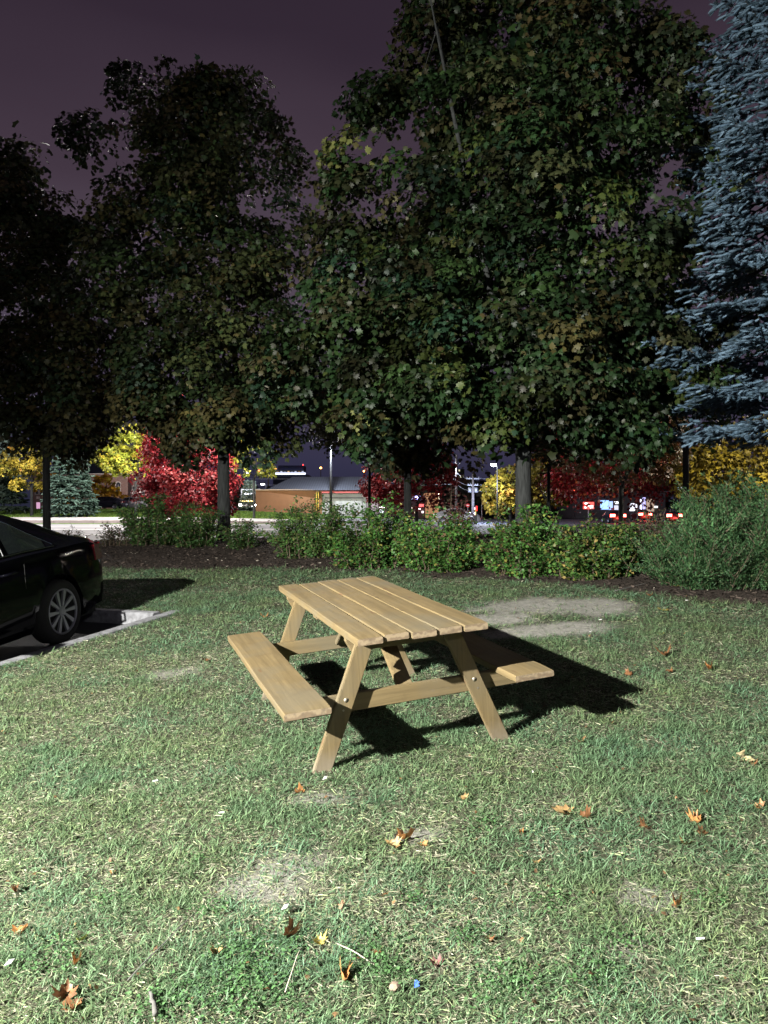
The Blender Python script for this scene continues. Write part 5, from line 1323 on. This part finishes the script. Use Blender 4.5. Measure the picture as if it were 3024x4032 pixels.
# ------------------------------------------------------------------ things lying on the grass
def curled_leaf(size, curl, seed, fold=0.0):
    rd = random.Random(seed); ring = []
    o = [(x * rd.uniform(.85, 1.15), y * rd.uniform(.9, 1.1)) for x, y in _out]
    cx, cy = 0, .38; V = [(0, 0)]
    rings = [0.34, .67, 1.0]
    P = [(cx, cy)] + [(cx + (x - cx) * r, cy + (y - cy) * r) for r in rings for x, y in o]
    n = len(o); F = [(0, 1 + i, 1 + (i + 1) % n) for i in range(n)]
    for k in range(2):
        for i in range(n): a = 1 + k * n + i; b = 1 + k * n + (i + 1) % n; F.append((a, a + n, b + n, b))
    out = []
    ph = rd.uniform(0, 6)
    for x, y in P:
        r = math.hypot(x, y - .4); z = curl * (abs(x) ** 1.4) * 1.3 + .5 * curl * (y - .4) ** 2 + .06 * math.sin(9 * x + ph) * math.sin(8 * y + ph) + rd.uniform(-.02, .02)
        if fold: x2 = x * (1 - fold * .6); z += fold * abs(x) * .9; x = x2
        out.append((x * size, (y - .4) * size, z * size))
    return out, F

def on_ground(px, py): g = gpx(px, py); return Vector((g.x, g.y, Hf(g.x, g.y)))
def dry_col(name, c):
    m, n, p, out = new_mat(name)
    t = nd(n, 'ShaderNodeTexCoord'); no = nd(n, 'ShaderNodeTexNoise', Scale=30.0, Detail=5.0); n.links.new(t.outputs['Object'], no.inputs['Vector'])
    n.links.new(mixc(n, ramp(n, no.outputs['Fac'], .35, .68), tuple(v * 1.2 for v in c), tuple(v * .45 for v in c)), p.inputs['Base Color']); p.inputs['Roughness'].default_value = .55
    tr = nd(n, 'ShaderNodeBsdfTranslucent'); tr.inputs[0].default_value = (*c, 1); ms = nd(n, 'ShaderNodeMixShader'); ms.inputs[0].default_value = .15
    n.links.new(p.outputs[0], ms.inputs[1]); n.links.new(tr.outputs[0], ms.inputs[2]); n.links.new(ms.outputs[0], out.inputs[0]); return m

def make_litter():
    mats = {'tan': dry_col('tan dry leaf', (.36, .23, .10)), 'brown': dry_col('brown dry leaf', (.19, .085, .035)), 'orange': dry_col('orange dry leaf', (.36, .165, .055)), 'yellow': dry_col('yellow leaf', (.50, .40, .10)),
            'green': dry_col('yellow green leaf', (.28, .34, .08)), 'maroon': dry_col('maroon leaf', (.12, .045, .04)), 'pale': dry_col('pale leaf', (.50, .40, .22))}
    A = [  # px, py, size px, colour, curl, tilt, label
        (2205, 3208, 105, 'tan', .5, .3, 'large fan shaped tan leaf casting a dark shadow right of the table'),
        (2300, 3229, 55, 'brown', 1.2, .5, 'small curled brown leaf touching the large fan shaped leaf'),
        (2534, 3273, 62, 'brown', 1.0, .3, 'crumpled brown leaf midway between the fan leaf and the right leaf cluster'),
        (2747, 3255, 66, 'orange', 1.2, .8, 'curled orange brown leaf standing up in the right leaf cluster'),
        (2757, 3300, 60, 'brown', 1.1, .6, 'lower brown leaf of the right leaf cluster'),
        (2700, 3337, 55, 'tan', .9, .4, 'tan leaf just below left of the right leaf cluster'),
        (2930, 3005, 85, 'pale', .5, .2, 'big pale tan leaf near the right edge level with the table foot'),
        (2968, 3020, 40, 'brown', 1.0, .3, 'brown leaf tucked behind the big pale leaf at the right edge'),
        (2666, 3588, 58, 'orange', 1.6, 1.2, 'folded orange leaf standing on edge at the lower right'),
        (2984, 3191, 55, 'orange', 1.0, .4, 'thin orange leaf at the right edge above the clusters'),
        (2056, 3290, 30, 'orange', 1.2, .4, 'tiny orange leaf below left of the fan shaped leaf'),
        (2290, 2930, 42, 'brown', 1.0, .3, 'small brown leaf right of the table near foot beyond the shadow'),
        (2788, 3137, 45, 'brown', .8, .2, 'thin brown leaf sunk in grass above the right leaf cluster'),
        (2117, 3408, 36, 'tan', .6, .1, 'faint tan leaf flat in the grass below the tiny orange one'),
        (255, 3935, 95, 'brown', .9, .8, 'large rust brown leaf in the bottom left corner'),
        (285, 3985, 85, 'brown', .8, .3, 'rust brown leaf lying under the large one at the bottom left'),
        (57, 3518, 48, 'brown', 1.2, .4, 'curled brown leaf at the far left edge'),
        (84, 3681, 66, 'orange', .9, .3, 'long orange tan leaf near the left edge'),
        (274, 3663, 34, 'orange', 1.2, .8, 'small upright orange leaf above the yellow green leaf'),
        (163, 3714, 50, 'brown', .8, .3, 'twisted brown leaf between the long orange one and the yellow green one'),
        (310, 3720, 55, 'green', .9, .9, 'yellow green leaf with a dark shadow at the lower left'),
        (295, 3811, 55, 'orange', 1.2, .3, 'curled orange leaf below the yellow green leaf'),
        (841, 3763, 58, 'tan', 1.0, .4, 'tan leaf above the pale tuft left of the bottom twig'),
        (443, 3449, 26, 'orange', 1.0, .3, 'tiny bright orange leaf alone on the left lawn'),
        (1175, 3129, 52, 'orange', 1.0, .3, 'orange brown leaf below the near left table foot'),
        (1590, 3318, 84, 'orange', 1.1, .6, 'large orange leaf of the cluster below the middle of the table'),
        (1545, 3340, 70, 'tan', .8, .3, 'tan leaf lying at the left of the middle cluster'),
        (1662, 3339, 46, 'orange', .7, .1, 'flat orange leaf trailing right of the middle cluster'),
        (1825, 3156, 46, 'tan', .9, .3, 'small tan leaf between the middle cluster and the near right foot'),
        (1135, 3706, 82, 'brown', 1.3, .5, 'large rolled brown leaf left of the yellow and black one'),
        (1258, 3719, 62, 'yellow', .9, .4, 'yellow leaf with dark blotches near the bottom centre'),
        (1351, 3875, 78, 'orange', 1.5, .3, 'round curled orange leaf at the bottom centre'),
        (1480, 3770, 52, 'brown', .9, .3, 'flat brown leaf right of the round curled one'),
        (1715, 3812, 66, 'maroon', .8, .4, 'dark maroon leaf near the blue wrapper'),
        (1928, 3713, 40, 'brown', .9, .3, 'small brown leaf right of the maroon leaf'),
        (1397, 3719, 30, 'orange', .8, .2, 'small orange leaf between the yellow blotched leaf and the flat brown one'),
        (1520, 3540, 42, 'brown', .5, .1, 'faint brown leaf half sunk in the grass at lower centre'),
        (2619, 2587, 66, 'brown', 1.1, .3, 'brown leaf cluster on the lawn right of the table shadow tip'),
        (2800, 2641, 44, 'orange', 1.2, .4, 'small orange brown leaf on the right lawn'),
        (2479, 2665, 34, 'brown', 1.2, .4, 'dark little leaf just above the table shadow tip'),
        (2634, 2649, 36, 'brown', .8, .1, 'faded brown leaf below the brown cluster on the right lawn'),
        (2600, 2502, 34, 'yellow', .6, .1, 'dull yellow leaf above the brown cluster on the right lawn'),
        (2660, 2311, 44, 'yellow', .3, .1, 'bright yellow leaf on the dark mulch at the right'),
        (2615, 2408, 52, 'yellow', .3, .1, 'yellow leaf on the lawn edge below the mulch at the right'),
        (2560, 2350, 30, 'brown', 1.0, .4, 'brown leaf at the mulch edge left of the yellow ones'),
        (1043, 2435, 36, 'orange', 1.0, .3, 'small orange leaf on the dark lawn left of the table top'),
        (811, 2607, 36, 'brown', .8, .2, 'brown leaf on the lawn left of the bench'),
        (2320, 2265, 60, 'yellow', .6, .3, 'yellow brown leaf fallen under the right rose bush'),
        (2180, 2250, 50, 'tan', .6, .3, 'tan leaf on the mulch under the rose bush below the largest maple'),
        (2400, 2285, 55, 'tan', .7, .3, 'crumpled tan leaf at the mulch edge below the right rose bush')]
    for i, (px, py, sp, c, curl, tilt, lab) in enumerate(A):
        g = on_ground(px, py); size = sp / FPX * g.y * .95
        V, F = curled_leaf(size, curl, 500 + i, fold=.5 if curl > 1.1 else 0)
        rd = random.Random(i * 3 + 1)
        R = Matrix.Rotation(rd.uniform(0, 6.28), 3, 'Z') @ Matrix.Rotation(tilt * .6, 3, 'X') @ Matrix.Rotation(rd.uniform(-.3, .3), 3, 'Y')
        P = [R @ Vector(v) for v in V]; mz = min(p.z for p in P); dz = .006 - mz * .6
        me = bpy.data.meshes.new('fallen_leaf'); me.from_pydata([tuple(p) for p in P], [], F); me.shade_smooth()
        o = obj('fallen_leaf', me, mats[c]); o.location = (g.x, g.y, g.z + dz); tag(o, lab, 'leaf', 'fallen leaves on the lawn')
    # litter
    wh = M('white paper', (.5, .5, .48), .7)
    for i, (px, py, lab) in enumerate(((2051, 2702, 'white cigarette end inside the table shadow under the right bench'), (2099, 3065, 'white cigarette end standing in the grass right of the near foot'), (2322, 2502, 'white cigarette end just below the bare dusty patch'),
                                       (2359, 2453, 'white cigarette end on the bare dusty patch'), (2699, 2375, 'white cigarette end at the mulch edge on the right'), (600, 3101, 'white cigarette end on the left lawn'), (1105, 3620, 'white scrap of paper left of centre near the bottom'),
                                       (1268, 3096, 'white scrap just below the near left table foot'), (2744, 3738, 'pale cigarette end at the lower right'), (10, 3845, 'white scrap at the left edge near the bottom'), (860, 3228, 'pale stub on the lawn below the bench left of the bare patch'))):
        g = on_ground(px, py); rd = random.Random(i); a = rd.uniform(-.6, .6) if i != 1 else 1.4
        mb = MB(); l = .026; d = Vector((math.cos(a), math.sin(a) * .8, rd.uniform(-.1, .25)))
        mb.tube([(0, 0, 0), tuple(d * l * .3), tuple(d * l)], [.0034, .0036, .0034], 8)
        nm = 'paper_scrap' if 'scrap' in lab else 'cigarette_end'
        if nm == 'paper_scrap': mb = MB(); mb.add([(0, 0, 0), (.022, .004, .006), (.026, .022, .012), (.008, .026, .002), (.012, .012, .014)], [(0, 1, 4), (1, 2, 4), (2, 3, 4), (3, 0, 4)])
        o = mb.build(nm, wh); o.location = (g.x, g.y, g.z + .03); tag(o, lab, 'litter', 'white litter on the lawn')
    g = on_ground(1639, 3918); mb = MB(); rd = random.Random(5)
    for k in range(2):
        b = Vector((.004, .018 - k * .022, 0)); mb.add([b + Vector((-.012, -.006, .002)), b + Vector((.012, -.004, .012)), b + Vector((.010, .012, .004)), b + Vector((-.008, .010, .016)), b + Vector((0, .002, .02))], [(0, 1, 4), (1, 2, 4), (2, 3, 4), (3, 0, 4)])
    mb.v = [(x * .7, y * .7, z * .6) for x, y, z in mb.v]
    o = mb.build('wrapper', M('blue foil wrapper', (.05, .12, .65), .3)); o.location = (g.x, g.y, g.z + .02); tag(o, 'crumpled bright blue wrapper at the bottom of the lawn', 'wrapper')
    for (px, py, r, lab, c) in ((2885, 2307, .05, 'pale grey stone on the mulch under the wispy shrub', (.35, .38, .34)), (1556, 3915, .02, 'brown pebble beside the blue wrapper', (.2, .15, .11)), (3000, 2312, .025, 'small tan stone on the mulch at the right edge', (.4, .3, .22))):
        g = on_ground(px, py); bm = bmesh.new(); bmesh.ops.create_icosphere(bm, subdivisions=2, radius=r); rd = random.Random(px)
        for v in bm.verts: v.co *= rd.uniform(.8, 1.15); v.co.z *= .65
        me = bpy.data.meshes.new('stone'); bm.to_mesh(me); bm.free(); o = obj('stone', me, M('stone', c, .9)); o.location = (g.x, g.y, g.z + r * .5 + .01); tag(o, lab, 'stone')
    # sticks
    mst = M('grey stick', (.10, .095, .09), .85, var=.3); mpale = M('pale dry stem', (.42, .38, .30), .8)
    def stick(pa, pb, r, lab, mat, nm='stick', sag=.0):
        a, b = on_ground(*pa), on_ground(*pb); mb = MB(); rd = random.Random(pa[0]); pts = []
        for k in range(6): u = k / 5; p = a.lerp(b, u) - a; pts.append((p.x + rd.gauss(0, .0014), p.y + rd.gauss(0, .0014), p.z + .022 + sag * u * (1 - u)))
        mb.tube(pts, [r, r, r * .9, r * .85, r * .75, r * .6], 7); o = mb.build(nm, mat, smooth=True); o.location = a; tag(o, lab, 'stick')
    stick((610, 4030), (588, 3935), .009, 'thick grey stick cut off by the bottom edge', mst)
    stick((1119, 3941), (1185, 3762), .0022, 'thin pale twig left of the round curled leaf', mpale, 'twig', .02)
    stick((1320, 3745), (1470, 3832), .002, 'thin curved stem running right from the yellow blotched leaf', mpale, 'twig', .03)
    stick((500, 3890), (770, 3620), .0022, 'long fine dark twig slanting over the lower left lawn', mst, 'twig', .01)
    stick((2420, 2335), (2560, 2300), .005, 'grey stick lying on the mulch below the right rose bush', mst)

def make_weeds():
    rg = np.random.default_rng(61); P = []
    spots = [(1010, 3830, .16), (960, 3930, .14), (930, 3760, .08), (1450, 3790, .10), (1520, 3850, .07), (2460, 3720, .07), (820, 3590, .07), (1640, 3560, .06), (770, 3400, .06), (2170, 3560, .08), (200, 3800, .1), (640, 3960, .1), (1180, 2760, .06), (1980, 3900, .1), (2340, 3860, .1), (2800, 3560, .07), (1850, 3700, .07), (420, 3560, .06), (1900, 3250, .08), (2050, 3870, .07)]
    for px, py, r in spots:
        g = gpx(px, py); n = int(520 * r * r / .02)
        P.append(np.stack([g.x + rg.normal(0, r * .6, n), g.y + rg.normal(0, r * .6, n), np.zeros(n)], -1))
    P = np.concatenate(P); n = len(P); P[:, 2] = H(P[:, 0], P[:, 1]) + (fbm(P[:, 0] * 1.7, P[:, 1] * 1.7, 3) - .5) * .035 + rg.uniform(.004, .03, n)
    th = rg.uniform(0, 6.28, n); dr = np.stack([np.cos(th), np.sin(th), rg.uniform(-.1, .5, n)], -1)
    R_ = frames(dr, np.array([0, 0, 1.]) + rg.normal(0, .35, (n, 3))); col = np.array([.065, .135, .05]) * rg.uniform(.6, 1.5, (n, 1))
    tv = np.array([(0, 0, 0), (.42, .3, .06), (.5, .7, .04), (0, 1, -.04), (-.5, .7, .04), (-.42, .3, .06)]); tf = np.array([(0, 1, 2), (0, 2, 3), (0, 3, 4), (0, 4, 5)])
    v, f, c = scatter(tv, tf, P, R_, rg.uniform(.006, .012, n), col)
    kind(obj('clover', big_mesh('clover', v, f, c), mGrass), 'stuff')
    n = 700; y = rg.uniform(2, 12, n); x = rg.uniform(-.52, .52, n) * y; k = ~in_lot(x, y, -.1) & (bed(x, y) < 0); x, y = x[k], y[k]; n = len(x)
    P = np.stack([x, y, H(x, y) + (fbm(x * 1.7, y * 1.7, 3) - .5) * .035 + .018], -1); th = rg.uniform(0, 6.28, n)
    R_ = frames(np.stack([np.cos(th), np.sin(th), rg.uniform(-.3, .4, n)], -1), np.array([0, 0, 1.]) + rg.normal(0, .6, (n, 3)))
    a = rg.uniform(0, 1, (n, 1)); col = np.array([.22, .13, .06]) * a + np.array([.08, .045, .025]) * (1 - a)
    v, f, c = scatter(MAP2_V * np.array([1, 1, 1.5]), MAP2_F, P, R_, rg.uniform(.006, .022, n), col)
    kind(obj('leaf_crumbs', big_mesh('leaf_crumbs', v, f, c), mDry), 'stuff')

# ------------------------------------------------------------------ build
make_ground()
make_roads()
make_table()
make_near_car()
make_buildings()
make_street()
make_far_cars()
make_near_trees()
make_spruces()
make_shrubs()
make_far_trees()
make_woods()
make_litter()
make_mulch()
make_weeds()
make_grass()
